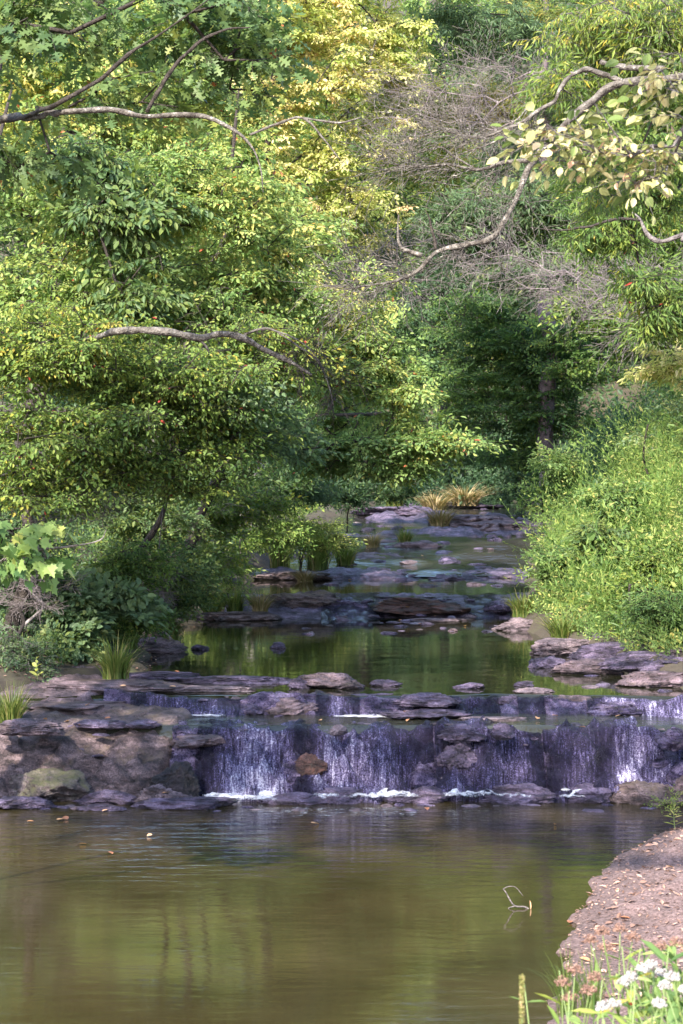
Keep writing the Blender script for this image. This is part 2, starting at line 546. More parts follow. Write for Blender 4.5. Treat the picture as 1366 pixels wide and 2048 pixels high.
def water_sheet(name, y0, y1, x0, x1, zf, mat, dy=0.4, dx=0.4, amp=0.0, seed=0, lip=None):
    xs = np.arange(x0, x1 + dx, dx)
    ys = np.linspace(y0, y1, max(2, int((y1 - y0) / dy) + 1))
    X, Y = np.meshgrid(xs, ys, indexing='ij')
    Z = zf(Y) + (amp * fbm(p2(X * 1.1, Y * 0.9), 3, seed) if amp else 0)
    if lip:                                              # the front edge follows the rock lip and spills over it
        Y = Y + lip[0] * fbm(p2(X * 0.8, X * 0), 3, lip[1]) * np.clip(1 - (Y - y0) / 1.2, 0, 1)
        Z = Z.copy() + 0 * X
        Z[:, 0] -= 0.22
        Y[:, 0] = Y[:, 1] - 0.07
    a, c = X.shape
    ii = np.arange(a * c).reshape(a, c)
    f = np.stack([ii[:-1, :-1], ii[1:, :-1], ii[1:, 1:], ii[:-1, 1:]], -1).reshape(-1, 4)
    return structure(name, mesh_np(name, np.stack([X, Y, Z], -1), [f], M[mat], smooth=True))


water_sheet('water', -2, 30.45, -11, 9, lambda y: 0 * y, 'water_low', 2, 2)
water_sheet('water', 30.66, 32.4, -3.6, 9, lambda y: 0.9 + 0 * y, 'water_mid', 0.15, 0.1, 0.012, 5, (0.18, 11))
water_sheet('water', 32.45, 47.2, -6, 9, lambda y: 1.1 + 0 * y, 'water_up', 0.25, 0.12, 0, 0, (0.42, 21))
water_sheet('water', 49.0, 55.6, -5, 8, lambda y: 1.43 + 0 * y, 'water_up', 1, 1)
water_sheet('water', 55.9, 66, -4, 9, lambda y: wz(y) + 0.01, 'water_rapid', 0.25, 0.25, 0.06, 7)
water_sheet('water', 66, 98.5, -3, 12, lambda y: wz(y), 'water_rapid', 0.8, 0.5, 0.03, 8)

# ------------------------------------------------------------------ tubes


def catmull(pts, rad, n):
    P = np.asarray(pts, float)
    r = np.asarray(rad, float)
    Pe = np.vstack([2 * P[0] - P[1], P, 2 * P[-1] - P[-2]])
    out, ro = [], []
    for i in range(len(P) - 1):
        p0, p1, p2_, p3 = Pe[i], Pe[i + 1], Pe[i + 2], Pe[i + 3]
        for u in np.linspace(0, 1, n, endpoint=(i == len(P) - 2)):
            out.append(0.5 * ((2 * p1) + (-p0 + p2_) * u + (2 * p0 - 5 * p1 + 4 * p2_ - p3) * u * u + (-p0 + 3 * p1 - 3 * p2_ + p3) * u ** 3))
            ro.append(r[i] + (r[i + 1] - r[i]) * u)
    return np.array(out), np.array(ro)


def tube(pts, rad, sides=8, sub=5, wob=0.12, seed=0, flare=0.0):
    """one continuous tapered tube: (verts, quads)"""
    P, r = catmull(pts, rad, sub)
    n = len(P)
    s0 = np.concatenate([[0], np.cumsum(np.linalg.norm(np.diff(P, axis=0), axis=1))])
    if s0[-1] > 0.5:                                   # knots and kinks
        k_ = 0.45 / (r.max() * 3 + 0.08)
        P = P + np.stack([vnoise(p2(s0 * k_ * 2, 0 * s0 + q * 7.3), seed + q) for q in range(3)], -1) * (r * 0.55)[:, None]
        r = r * (1 + 0.22 * vnoise(p2(s0 * k_ * 4, 0 * s0 + 3), seed + 9))
    T = np.gradient(P, axis=0)
    T /= np.linalg.norm(T, axis=1)[:, None] + 1e-9
    ref = np.array([0.31, 0.87, 0.38])
    A = np.cross(T, ref)
    A /= np.linalg.norm(A, axis=1)[:, None] + 1e-9
    B = np.cross(T, A)
    th = np.linspace(0, 2 * PI, sides, endpoint=False)
    s = np.concatenate([[0], np.cumsum(np.linalg.norm(np.diff(P, axis=0), axis=1))])
    wn = 1 + wob * fbm(np.stack([np.cos(th)[None, :] * 0.9 + 0 * s[:, None], np.sin(th)[None, :] * 0.9 + 0 * s[:, None], s[:, None] / (r.max() * 4 + 0.02) + 0 * th[None, :]], -1), 3, seed)
    if flare:
        wn = wn * (1 + flare * np.exp(-s / 0.35))[:, None]
    V = P[:, None, :] + (r[:, None] * wn)[..., None] * (np.cos(th)[None, :, None] * A[:, None, :] + np.sin(th)[None, :, None] * B[:, None, :])
    ii = np.arange(n * sides).reshape(n, sides)
    j = np.roll(ii, -1, axis=1)
    f = np.stack([ii[:-1], j[:-1], j[1:], ii[1:]], -1).reshape(-1, 4)
    V = np.vstack([V.reshape(-1, 3), P[-1] + T[-1] * r[-1] * 0.5, P[0] - T[0] * r[0] * 0.2])
    cap = np.stack([ii[-1], j[-1], np.full(sides, n * sides)], -1)
    cap0 = np.stack([j[0], ii[0], np.full(sides, n * sides + 1)], -1)
    return V, f, np.vstack([cap, cap0])


def join(parts):
    V, Q, T_, o = [], [], [], 0
    for v, q, tr in parts:
        V.append(v)
        Q.append(q + o)
        T_.append(tr + o)
        o += len(v)
    return np.vstack(V), [np.vstack(Q), np.vstack(T_)]


def prisms(A, B, ra, rb, sides=3):
    """many separate straight tapered twigs at once"""
    A = np.asarray(A, float)
    B = np.asarray(B, float)
    n = len(A)
    T = B - A
    T /= np.linalg.norm(T, axis=1)[:, None] + 1e-9
    ref = np.where(np.abs(T[:, 2:3]) > 0.9, np.array([[1.0, 0, 0]]), np.array([[0, 0, 1.0]]))
    U = np.cross(T, ref)
    U /= np.linalg.norm(U, axis=1)[:, None] + 1e-9
    W = np.cross(T, U)
    th = np.linspace(0, 2 * PI, sides, endpoint=False)
    ring = np.cos(th)[None, :, None] * U[:, None, :] + np.sin(th)[None, :, None] * W[:, None, :]
    ra = np.broadcast_to(ra, (n,))
    rb = np.broadcast_to(rb, (n,))
    V = np.concatenate([A[:, None] + ring * ra[:, None, None], B[:, None] + ring * rb[:, None, None]], 1)
    base = (np.arange(n) * 2 * sides)[:, None]
    k = np.arange(sides)
    k2 = (k + 1) % sides
    q = np.stack([base + k, base + k2, base + k2 + sides, base + k + sides], -1).reshape(-1, 4)
    return V.reshape(-1, 3), q, np.zeros((0, 3), np.int64)


# ------------------------------------------------------------------ leaves
def two_blades(pts, fold=0.12):
    """leaf outline given as upper half [(x, y)...] between base and tip -> folded along the midrib"""
    up = [(x, y, fold * y * 2.2) for x, y in pts]
    dn = [(x, -y, fold * y * 2.2) for x, y in pts]
    V = np.array([(0, 0, 0)] + up + [(1, 0, -0.06)] + dn)
    k = len(pts)
    f1 = [0] + list(range(1, k + 2))
    f2 = [k + 1] + list(range(2 * k + 1, k + 1, -1)) + [0]
    return V, [np.array([f1[::-1]]), np.array([f2[::-1]])]


def flat_leaf(pts):
    V = np.array([(x, y, -0.08 * x * x + 0.12 * abs(y)) for x, y in pts])
    return V, [np.array([list(range(len(pts)))])]


LEAF = {
    'oval': two_blades([(0.28, 0.22), (0.66, 0.2)]),
    'slim': two_blades([(0.3, 0.095), (0.66, 0.075)]),
    'fine': two_blades([(0.3, 0.15), (0.7, 0.12)]),
    'broad': two_blades([(0.18, 0.24), (0.45, 0.32), (0.78, 0.2)]),
    'quad': (np.array([(0, 0, 0), (0.45, 0.24, 0.05), (1, 0, -0.05), (0.45, -0.24, 0.05)]), [np.array([[0, 3, 2, 1]])]),
}
_o = [(0, .02), (.14, .05), (.2, .2), (.28, .26), (.3, .08), (.42, .1), (.47, .32), (.6, .4), (.58, .12), (.7, .1), (.78, .26), (.88, .24), (.86, .08), (1, 0)]
LEAF['oak'] = flat_leaf(_o + [(x, -y) for x, y in _o[-2::-1]])
_m = [(0, .015), (.1, .12), (.02, .32), (.16, .3), (.22, .5), (.34, .42), (.5, .52), (.5, .3), (.6, .16), (.72, .24), (.74, .12), (1, 0)]
LEAF['maple'] = flat_leaf(_m + [(x, -y) for x, y in _m[-2::-1]])


def rot_axis(axis, a):
    x, y, z = axis
    c, s = math.cos(a), math.sin(a)
    C = 1 - c
    return np.array([[x * x * C + c, x * y * C - z * s, x * z * C + y * s], [y * x * C + z * s, y * y * C + c, y * z * C - x * s], [z * x * C - y * s, z * y * C + x * s, z * z * C + c]])


def spray(leaf, fl, seed, n=7, sub=3, sublen=0.45, ang=52, droop=0.18, tilt=24, subn=4, hang=14, bare=False):
    """a twig with side twigs and alternate leaves, unit length along +X; returns leaf verts (L,v,3) and twig ends (T,2,3)"""
    g = np.random.default_rng(seed)
    V0, F0 = LEAF[leaf]
    leaves, tw = [], []

    def axis_pt(t, o, d, dr):
        return o + d * t + np.array([0, 0, -dr * t * t])

    def run(o, d, L, n_, dr):
        prev = o
        segs = 3
        for k in range(1, segs + 1):
            p = axis_pt(L * k / segs, o, d, dr)
            tw.append((prev, p))
            prev = p
        for k in range(n_):
            t_ = L * (0.18 + 0.82 * (k + 0.5 * g.random()) / n_)
            p = axis_pt(t_, o, d, dr)
            side = 1 if k % 2 else -1
            a = R(ang + g.normal(0, 13)) * side
            if k == n_ - 1:
                a = R(g.normal(0, 12))
                p = axis_pt(L, o, d, dr)
            z0 = math.atan2(d[1], d[0]) + a
            Rm = rot_axis((0, 0, 1), z0) @ rot_axis((0, 1, 0), R(hang + g.normal(0, tilt * 0.7))) @ rot_axis((1, 0, 0), R(g.normal(0, tilt)))
            s = fl * g.uniform(0.75, 1.15)
            leaves.append(p + (V0 * s) @ Rm.T)

    run(np.zeros(3), np.array([1.0, 0, 0]), 1.0, n, droop)
    for k in range(sub):
        t_ = 0.15 + 0.65 * (k + 0.3 * g.random()) / max(1, sub)
        side = 1 if k % 2 else -1
        a = R(48 + g.normal(0, 10)) * side
        d = np.array([math.cos(a), math.sin(a), g.normal(0, 0.18)])
        run(axis_pt(t_, np.zeros(3), np.array([1.0, 0, 0]), droop), d, sublen * g.uniform(0.7, 1.2), subn, droop * 1.5)
    return np.array(leaves), np.array(tw)


def frames(D, U):
    """rotation matrices with local X along D and local Z near U"""
    X = D / (np.linalg.norm(D, axis=1)[:, None] + 1e-9)
    Y = np.cross(U, X)
    Y /= np.linalg.norm(Y, axis=1)[:, None] + 1e-9
    Z = np.cross(X, Y)
    return np.stack([X, Y, Z], -1)


def place_sprays(variants, leaf, O, D, U, S, g, tint_mu, tint_sd=0.13, spray_sd=0.1, p_hot=0.0, hot_sprays=0.0, tint_in=None, thin=1.0):
    """all sprays of a crown at once: leaf mesh arrays + twigs"""
    V0, F0 = LEAF[leaf]
    nv = len(V0)
    Rm = frames(D, U)
    pick = g.integers(0, len(variants), len(O))
    VV, TT, A, B, rS = [], [], [], [], []
    for k, (lv, tw) in enumerate(variants):
        s = np.nonzero(pick == k)[0]
        if not len(s):
            continue
        W = np.einsum('sij,lvj->slvi', Rm[s], lv) * S[s][:, None, None, None] + O[s][:, None, None, :]
        mu = (tint_mu if tint_in is None else tint_in[s])
        tn = (mu + g.normal(0, spray_sd, len(s)))[:, None] + g.normal(0, tint_sd, (len(s), lv.shape[0]))
        tn = np.clip(tn, 0, 0.94)
        if hot_sprays:
            hs = g.random(len(s)) < hot_sprays
            tn[hs] = np.clip(0.9 + g.normal(0, 0.06, (hs.sum(), lv.shape[0])), 0, 1)
        if p_hot:
            h = g.random(tn.shape) < p_hot
            tn[h] = g.choice([0.93, 0.96, 1.0, 1.0], h.sum())
        keep = g.random(tn.shape) < thin
        VV.append(W[keep].reshape(-1, 3))
        TT.append(tn[keep].ravel())
        E = np.einsum('sij,tej->stei', Rm[s], tw) * S[s][:, None, None, None] + O[s][:, None, None, :]
        A.append(E[:, :, 0].reshape(-1, 3))
        B.append(E[:, :, 1].reshape(-1, 3))
    VV = np.vstack(VV)
    TT = np.concatenate(TT)
    nl = len(TT)
    base = (np.arange(nl) * nv)[:, None]
    faces, tints = [], []
    for f in F0:
        faces.append((base[:, :, None] + f[None]).reshape(-1, f.shape[1]))
        tints.append(np.repeat(TT, len(f)))
    return VV, faces, np.concatenate(tints), np.vstack(A), np.vstack(B)


# ------------------------------------------------------------------ tree skeletons
def twigs_along(pts, n, L, r, seed, base):
    """bare side twigs on a limb"""
    g = np.random.default_rng(seed)
    P, _ = catmull(pts, np.ones(len(pts)), 8)
    i = g.integers(2, len(P), n)
    T = np.gradient(P, axis=0)[i]
    T = T / np.linalg.norm(T, axis=1)[:, None]
    D = T * 0.6 + g.normal(0, 0.55, (n, 3))
    Rm = frames(D, g.normal(0, 1, (n, 3)))
    S = L * g.uniform(0.4, 1.3, n)
    out = []
    for k in range(4):
        _, tw = spray('quad', 0.1, seed * 3 + k, 2, 5, sublen=0.5, droop=0.15, subn=2)
        tw = tw + np.random.default_rng(k).normal(0, 0.02, tw.shape)
        s = np.arange(k, n, 4)
        E = np.einsum('sij,tej->stei', Rm[s], tw) * S[s][:, None, None, None] + P[i[s]][:, None, None, :]
        out.append(prisms(E[:, :, 0].reshape(-1, 3) - base, E[:, :, 1].reshape(-1, 3) - base, r, r * 0.75, 3))
    return out


def grow(trunk, attract, g, gap=0.7, wander=0.12, lift=0.06, far_pen=0.12):
    """join every attractor to the nearest wood so far: returns nodes, parents, attractor ids"""
    n_max = len(trunk) + len(attract) * 14 + 10
    P = np.zeros((n_max, 3))
    par = np.full(n_max, -1)
    pl = np.zeros(n_max)
    n = len(trunk)
    P[:n] = trunk
    par[1:n] = np.arange(n - 1)
    first = max(0, int(n * 0.3))
    d0 = np.array([np.min(np.linalg.norm(trunk - a, axis=1)) for a in attract])
    ends = []
    for a in attract[np.argsort(d0)]:
        d = np.linalg.norm(P[:n] - a, axis=1)
        low = np.clip(P[:n, 2] - a[2], 0, None)
        c = d + far_pen * pl[:n] + 0.5 * low
        c[:first] += 3
        i = int(np.argmin(c))
        L = d[i]
        k = max(1, min(12, int(L / gap)))
        p0 = P[i].copy()
        last = i
        side = g.normal(0, wander * L, 3)
        for q in range(1, k + 1):
            u = q / k
            p = p0 + (a - p0) * u + side * math.sin(PI * u) + np.array([0, 0, lift * L * math.sin(PI * u)])
            if q < k:
                p = p + g.normal(0, 0.04 * gap, 3)
            P[n] = p
            par[n] = last
            pl[n] = pl[last] + L / k
            last = n
            n += 1
            if n >= n_max - 14:
                break
        ends.append(last)
        if n >= n_max - 14:
            break
    return P[:n], par[:n], np.array(ends)


def limb_radii(par, n, r0, expo, rmax):
    w = np.zeros(n)
    has = np.zeros(n, bool)
    has[par[par >= 0]] = True
    w[~has] = 1
    for i in range(n - 1, 0, -1):
        w[par[i]] += w[i]
    return np.minimum(r0 * np.maximum(w, 1) ** expo, rmax)


def lobes_points(lobes, g, layer=0.0):
    out, wt = [], []
    for px, py, rx, ry, d, dr, n in lobes:
        c = at(px, py, d)
        ex, ez = rx / F * d, ry / F * d
        v = g.normal(0, 1, (n * 3, 3))
        v /= np.linalg.norm(v, axis=1)[:, None]
        v *= (g.random((n * 3, 1)) ** 0.42)
        q = c + v * np.array([ex, dr, ez])
        keep = vnoise(q * 0.9 + 31, 77) + g.normal(0, 0.18, len(q)) > -0.28     # leave gaps
        q = q[keep][:n]
        if layer:
            q[:, 2] += (np.round(q[:, 2] / layer) * layer - q[:, 2]) * 0.5
        out.append(q)
    return np.vstack(out)


def tree(name, label, cat, base, top, r_base, lobes, leaf, mat, bark, g_seed, fl=0.12, sl=0.5, per=4, tint=0.5, tint_sd=0.13,
         spray_sd=0.1, group=None, layer=0.0, droop=0.18, tilt=24, hang=14, p_hot=0.0, hot_sprays=0.0, flat=0.6, gap=0.7, n=8, sub=4, subn=5,
         twig_r=0.0034, trunk_bend=0.25, r0=0.009, lift=0.06, extra=(), up_jit=0.55, hi_tint=0.0, trunk_pts=None, twig_mat=None, twiggy=()):
    g = np.random.default_rng(g_seed)
    if leaf in ('oval', 'fine'):
        fl = fl * 0.84
    base = np.array(base, float)
    top = np.array(top, float)
    if trunk_pts is None:
        k = max(5, int(np.linalg.norm(top - base) / 1.3))
        u = np.linspace(0, 1, k)[:, None]
        tp = base + (top - base) * u + np.concatenate([g.normal(0, trunk_bend, (k, 2)), np.zeros((k, 1))], 1) * np.sin(PI * u) ** 0.5
        tp[0] = base - np.array([0, 0, 0.3])
    else:
        tp = np.array(trunk_pts, float)
        k = len(tp)
    at_ = lobes_points(lobes, g, layer)
    fine, _ = catmull(tp, np.ones(len(tp)), 4)
    P, par, ends = grow(fine, at_, g, gap, lift=lift)
    nt_ = len(fine)
    rad = limb_radii(par, len(P), r0, 0.42, r_base * 0.55)
    root = thing(name, base, label, cat, group)
    tv, tq, tt = tube(tp - base, np.linspace(r_base, max(0.02, r_base * 0.18), k), 12, 5, 0.14, g_seed, 0.5)
    obj('trunk', mesh_np('trunk', tv, [tq, tt], M[bark], smooth=True), root)
    # limbs
    e = np.arange(nt_, len(P))
    pa = par[e]
    ra = np.where(pa < nt_, rad[e] * 1.15, rad[pa])
    big = rad[e] > 0.03
    parts = []
    for msk, sd in ((big, 7), (~big, 4)):
        if msk.any():
            parts.append(prisms(P[pa[msk]] - base, P[e[msk]] - base, ra[msk], rad[e][msk], sd))
    # sprays on the outer wood
    O, D, U, S, TI = [], [], [], [], []
    zlo, zhi = at_[:, 2].min(), at_[:, 2].max()
    for i in ends:
        j = i
        for q in range(per):
            a, b_ = P[par[j]], P[j]
            d = b_ - a
            d = d / (np.linalg.norm(d) + 1e-9)
            th = g.uniform(0, 2 * PI)
            o = a + (b_ - a) * g.random()
            dd = d * 0.5 + np.array([math.cos(th), math.sin(th), 0]) * 0.9
            dd[2] = dd[2] * (1 - flat) + g.normal(-0.05, 0.16)
            O.append(o)
            D.append(dd)
            U.append(np.array([0, 0, 1.0]) + g.normal(0, up_jit, 3))
            S.append(sl * g.uniform(0.55, 1.45))
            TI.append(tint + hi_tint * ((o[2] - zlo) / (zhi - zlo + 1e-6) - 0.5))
            if q % 3 == 2 and par[j] >= nt_:
                j = par[j]
    O, D, U, S, TI = map(np.array, (O, D, U, S, TI))
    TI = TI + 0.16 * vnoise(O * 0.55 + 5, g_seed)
    var = [spray(leaf, fl / sl, g_seed * 10 + k_, n, sub, droop=droop, tilt=tilt, subn=subn, hang=hang) for k_ in range(6)]
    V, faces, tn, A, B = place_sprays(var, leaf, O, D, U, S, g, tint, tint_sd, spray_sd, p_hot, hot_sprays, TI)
    parts.append(prisms(A - base, B - base, twig_r, twig_r * 0.8, 3))
    for pts, n_tw, L_tw in twiggy:
        parts += twigs_along(pts, n_tw, L_tw, 0.0045, g_seed, base)
    vv, ff = join(parts)
    obj('branches', mesh_np('branches', vv, ff, M[twig_mat or bark], smooth=True), root)
    obj('crown', mesh_np('crown', V - base, faces, M[mat], {'tint': tn}), root)
    for nm, pts, rr, mt in extra:
        tv, tq, tt = tube(np.array(pts) - base, rr, 9, 6, 0.22, g_seed + 3)
        obj(nm, mesh_np(nm, tv, [tq, tt], M[mt], smooth=True), root)
    return root


def bare_tree(name, label, cat, base, top, r_base, lobes, bark, twig, g_seed, group=None, per=2, sl=1.0, r0=0.008, twig_r=0.0036, gap=0.5, extra=(), trunk_pts=None, wander=0.16):
    g = np.random.default_rng(g_seed)
    base = np.array(base, float)
    top = np.array(top, float)
    if trunk_pts is None:
        k = max(5, int(np.linalg.norm(top - base) / 1.5))
        u = np.linspace(0, 1, k)[:, None]
        tp = base + (top - base) * u + np.concatenate([g.normal(0, 0.2, (k, 2)), np.zeros((k, 1))], 1) * np.sin(PI * u)
        tp[0] = base - np.array([0, 0, 0.3])
    else:
        tp = np.array(trunk_pts, float)
        k = len(tp)
    at_ = lobes_points(lobes, g)
    fine, _ = catmull(tp, np.ones(k), 4)
    P, par, ends = grow(fine, at_, g, gap, wander=wander, lift=0.02)
    nt_ = len(fine)
    rad = limb_radii(par, len(P), r0, 0.4, r_base * 0.5)
    root = thing(name, base, label, cat, group)
    tv, tq, tt = tube(tp - base, np.linspace(r_base, max(0.02, r_base * 0.2), k), 12, 5, 0.14, g_seed, 0.4)
    obj('trunk', mesh_np('trunk', tv, [tq, tt], M[bark], smooth=True), root)
    e = np.arange(nt_, len(P))
    pa = par[e]
    ra = np.where(pa < nt_, rad[e] * 1.1, rad[pa])
    parts = [prisms(P[pa] - base, P[e] - base, ra, rad[e], 5)]
    O, D, U, S = [], [], [], []
    for i in ends:
        for q in range(per):
            a, b_ = P[par[i]], P[i]
            d = b_ - a
            d = d / (np.linalg.norm(d) + 1e-9)
            O.append(a + (b_ - a) * g.random())
            D.append(d * 0.6 + g.normal(0, 0.5, 3))
            U.append(g.normal(0, 1, 3))
            S.append(sl * g.uniform(0.6, 1.3))
    O, D, U, S = map(np.array, (O, D, U, S))
    Rm = frames(D, U)
    for k_ in range(5):
        _, tw = spray('quad', 0.1, g_seed * 7 + k_, 2, 6, sublen=0.42, droop=0.15, subn=2)
        tw = tw + np.random.default_rng(k_).normal(0, 0.015, tw.shape)
        s = np.arange(k_, len(O), 5)
        if not len(s):
            continue
        E = np.einsum('sij,tej->stei', Rm[s], tw) * S[s][:, None, None, None] + O[s][:, None, None, :]
        parts.append(prisms(E[:, :, 0].reshape(-1, 3) - base, E[:, :, 1].reshape(-1, 3) - base, twig_r, twig_r * 0.8, 3))
    vv, ff = join(parts)
    obj('branches', mesh_np('branches', vv, ff, M[twig], smooth=True), root)
    for nm, pts, rr, mt in extra:
        tv, tq, tt = tube(np.array(pts) - base, rr, 9, 6, 0.2, g_seed + 3)
        obj(nm, mesh_np(nm, tv, [tq, tt], M[mt], smooth=True), root)
    return root


def gnd(x, y):
    return np.array([x, y, float(H(x, y))])


# ------------------------------------------------------------------ trees
def wl(x, y, z, rx, rz, dr, n):
    return (683 + x / y * F, 880 - (z - 5) / y * F, rx / y * F, rz / y * F, y, dr, n)


# near left: oak whose limbs reach in at the top
D0 = 25
b0 = gnd(-7.2, 24.5)
tree('oak_tree', 'dark green oak with lobed leaves reaching in over the upper left corner', 'tree', b0, (-6.6, 25, 16), 0.3,
     [(60, 40, 230, 90, 27, 1.2, 30), (400, 25, 170, 60, 27, 1.1, 34), (310, 170, 140, 60, 27, 0.8, 11), (470, 130, 70, 80, 27, 0.7, 11), (50, 260, 120, 80, 26.5, 1.0, 11),
      wl(-4.5, 16, 11.6, 4.2, 1.6, 4.5, 170), wl(1, 14, 11.4, 4.0, 1.6, 4.5, 170), wl(5, 17, 12.2, 3.0, 1.6, 4.0, 110),  # lobes here and below are unseen, added to shade the fall and pool
      wl(-7.4, 22, 11, 3.2, 3.0, 2.8, 110), wl(-7.0, 18.5, 9.5, 2.4, 2.6, 2.2, 70)],
     'oak', 'leaf_oak', 'bark_dark', 101, fl=0.18, sl=0.55, per=3, tint=0.42, spray_sd=0.16, hang=32, droop=0.3, tilt=30, sub=2, n=6, subn=3, p_hot=0.004,
     extra=[('limb', [b0 + [0.5, 2.2, 7.6], at(-60, 262, 28.5), at(40, 236, 27.4), at(100, 213, D0), at(190, 165, D0), at(245, 118, D0), at(330, 62, D0), at(430, -10, D0)], [0.05, 0.038, 0.032, 0.028, 0.024, 0.02, 0.013, 0.006], 'bark_dark'),
            ('limb', [b0 + [0.5, 1.1, 7.4], at(-20, 250, 28), at(60, 236, 27), at(120, 224, D0), at(215, 221, D0), at(300, 232, D0), at(395, 230, D0), at(455, 252, D0), at(500, 290, D0), at(520, 335, D0), at(526, 385, D0)], [0.07, 0.05, 0.04, 0.035, 0.033, 0.03, 0.027, 0.021, 0.015, 0.009, 0.004], 'bark_lichen'),
            ('limb', [at(292, 225, D0), at(335, 150, D0), at(390, 90, D0), at(450, 60, D0), at(500, 55, D0)], [0.026, 0.024, 0.02, 0.014, 0.007], 'bark_dark'),
            ('limb', [at(498, 270, D0), at(560, 245, D0), at(605, 236, D0), at(640, 270, D0), at(680, 320, D0)], [0.016, 0.016, 0.015, 0.012, 0.006], 'bark_lichen'),
            ('limb', [at(605, 236, D0), at(680, 245, D0), at(720, 235, D0)], [0.013, 0.012, 0.006], 'bark_lichen')])

# left canopy, from the front backwards
b0 = gnd(-5.6, 36)
tree('hornbeam_tree', 'leafy green tree with layered drooping sprays and one bare crooked bough', 'tree', b0, (-4.7, 35.8, 7.2), 0.15,
     [(120, 690, 230, 110, 34, 1.4, 120), (340, 770, 200, 100, 34.5, 1.2, 110), (130, 850, 210, 75, 33.5, 1.2, 85), (470, 830, 130, 90, 36, 1.2, 70), (300, 930, 230, 55, 35, 1.3, 75), (520, 700, 120, 70, 36, 1.1, 55),
      (60, 960, 150, 60, 33.5, 1.0, 40)],
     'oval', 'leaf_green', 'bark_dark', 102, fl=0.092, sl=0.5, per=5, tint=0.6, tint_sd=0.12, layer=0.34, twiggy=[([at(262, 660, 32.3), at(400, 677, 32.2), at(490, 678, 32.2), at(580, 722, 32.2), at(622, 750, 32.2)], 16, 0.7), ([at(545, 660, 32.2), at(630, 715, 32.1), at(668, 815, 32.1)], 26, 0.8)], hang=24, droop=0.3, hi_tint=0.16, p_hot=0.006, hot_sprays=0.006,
     extra=[('bare_bough', [at(135, 690, 34.5), at(225, 664, 32.4), at(262, 660, 32.3), at(330, 660, 32.2), at(400, 677, 32.2), at(445, 668, 32.2), at(490, 678, 32.2), at(530, 700, 32.2), at(580, 722, 32.2), at(622, 750, 32.2)],
             [0.03, 0.05, 0.058, 0.055, 0.052, 0.05, 0.046, 0.04, 0.03, 0.02], 'bark_lichen'),
            ('bare_bough', [at(488, 670, 32.2), at(520, 658, 32.2), at(545, 660, 32.2), at(590, 688, 32.1), at(630, 715, 32.1), at(655, 765, 32.1), at(668, 815, 32.1)], [0.022, 0.02, 0.018, 0.016, 0.013, 0.009, 0.004], 'bark_lichen'),
            ('bare_bough', [at(545, 660, 32.2), at(580, 672, 32.1), at(622, 700, 32.0), at(650, 740, 32.0)], [0.012, 0.012, 0.009, 0.004], 'bark_lichen'),
            ('bare_bough', [at(395, 677, 32.2), at(412, 692, 32.2), at(418, 706, 32.2)], [0.025, 0.018, 0.008], 'bark_lichen'),
            ('bare_bough', [at(600, 736, 32.2), at(608, 755, 32.2), at(606, 772, 32.2)], [0.016, 0.014, 0.008], 'bark_dark')])

tree('maple_tree', 'tall yellow-green broadleaf tree rising behind the crooked bare bough', 'tree', gnd(-7.6, 41), (-6.2, 41, 13.5), 0.2,
     [(170, 430, 230, 170, 38.5, 1.6, 150), (400, 430, 190, 160, 39, 1.6, 120), (60, 590, 160, 90, 38, 1.4, 60), (330, 590, 220, 80, 38.5, 1.3, 95), (520, 580, 130, 110, 40, 1.3, 70), (560, 450, 70, 60, 41, 1.0, 14)],
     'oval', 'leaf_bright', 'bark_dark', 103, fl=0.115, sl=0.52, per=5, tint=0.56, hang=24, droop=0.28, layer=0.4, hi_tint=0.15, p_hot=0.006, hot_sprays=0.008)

tree('tulip_tree', 'sunlit lime green tree filling the far upper left behind the oak limbs', 'tree', gnd(-7.5, 50), (-5.5, 50, 17), 0.24,
     [(110, 180, 240, 200, 48, 2.2, 140), (360, 110, 220, 160, 50, 2.2, 130), (250, 330, 260, 140, 49, 2.0, 120), (440, 280, 90, 110, 50, 1.8, 36), (430, -150, 200, 160, 50, 2.5, 100), (150, -180, 220, 160, 50, 2.5, 80)],
     'oval', 'leaf_bright', 'bark_dark', 104, fl=0.15, sl=0.65, per=5, tint=0.64, hang=22, droop=0.25, layer=0.5, p_hot=0.006, hot_sprays=0.02)

tree('maple_tree', 'pale yellow maple touched with orange, high in the centre', 'tree', gnd(-3.6, 61), (-0.8, 60.5, 19), 0.22,
     [(680, 130, 140, 140, 61, 2.0, 120), (590, 50, 110, 80, 60, 1.8, 55), (620, 330, 130, 90, 61, 1.8, 80), (760, 220, 80, 90, 61, 1.5, 45), (700, 440, 120, 70, 61.5, 1.6, 70), (720, -110, 170, 120, 61, 2.2, 90), (880, -160, 150, 120, 62, 2.2, 60), (800, 70, 70, 60, 61, 1.4, 30), (540, 200, 80, 70, 61, 1.4, 30), (620, 520, 100, 50, 62, 1.4, 40)],
     'oval', 'leaf_yellow', 'bark_dark', 105, fl=0.14, sl=0.6, per=4, tint=0.36, spray_sd=0.17, hang=24, droop=0.25, layer=0.45)

tree('hornbeam_tree', 'bright green hornbeam spreading flat layered boughs across the creek', 'tree', gnd(-3.9, 45), (-1.2, 44.5, 8.4), 0.14,
     [(740, 900, 200, 60, 44, 1.3, 130), (860, 930, 90, 30, 43.5, 0.9, 36), (880, 890, 85, 34, 43.5, 1.1, 36), (690, 830, 140, 44, 50, 1.3, 75), (650, 720, 140, 80, 44, 1.4, 85), (770, 720, 90, 70, 44.5, 1.2, 50), (590, 620, 120, 70, 44, 1.4, 60), (810, 800, 60, 40, 44, 1.0, 28), (720, 620, 80, 44, 50, 1.1, 34)],
     'oval', 'leaf_bright', 'bark_dark', 106, fl=0.115, sl=0.52, per=4, tint=0.5, hang=18, droop=0.2, layer=0.5, hi_tint=0.35, p_hot=0.004, hot_sprays=0.012)

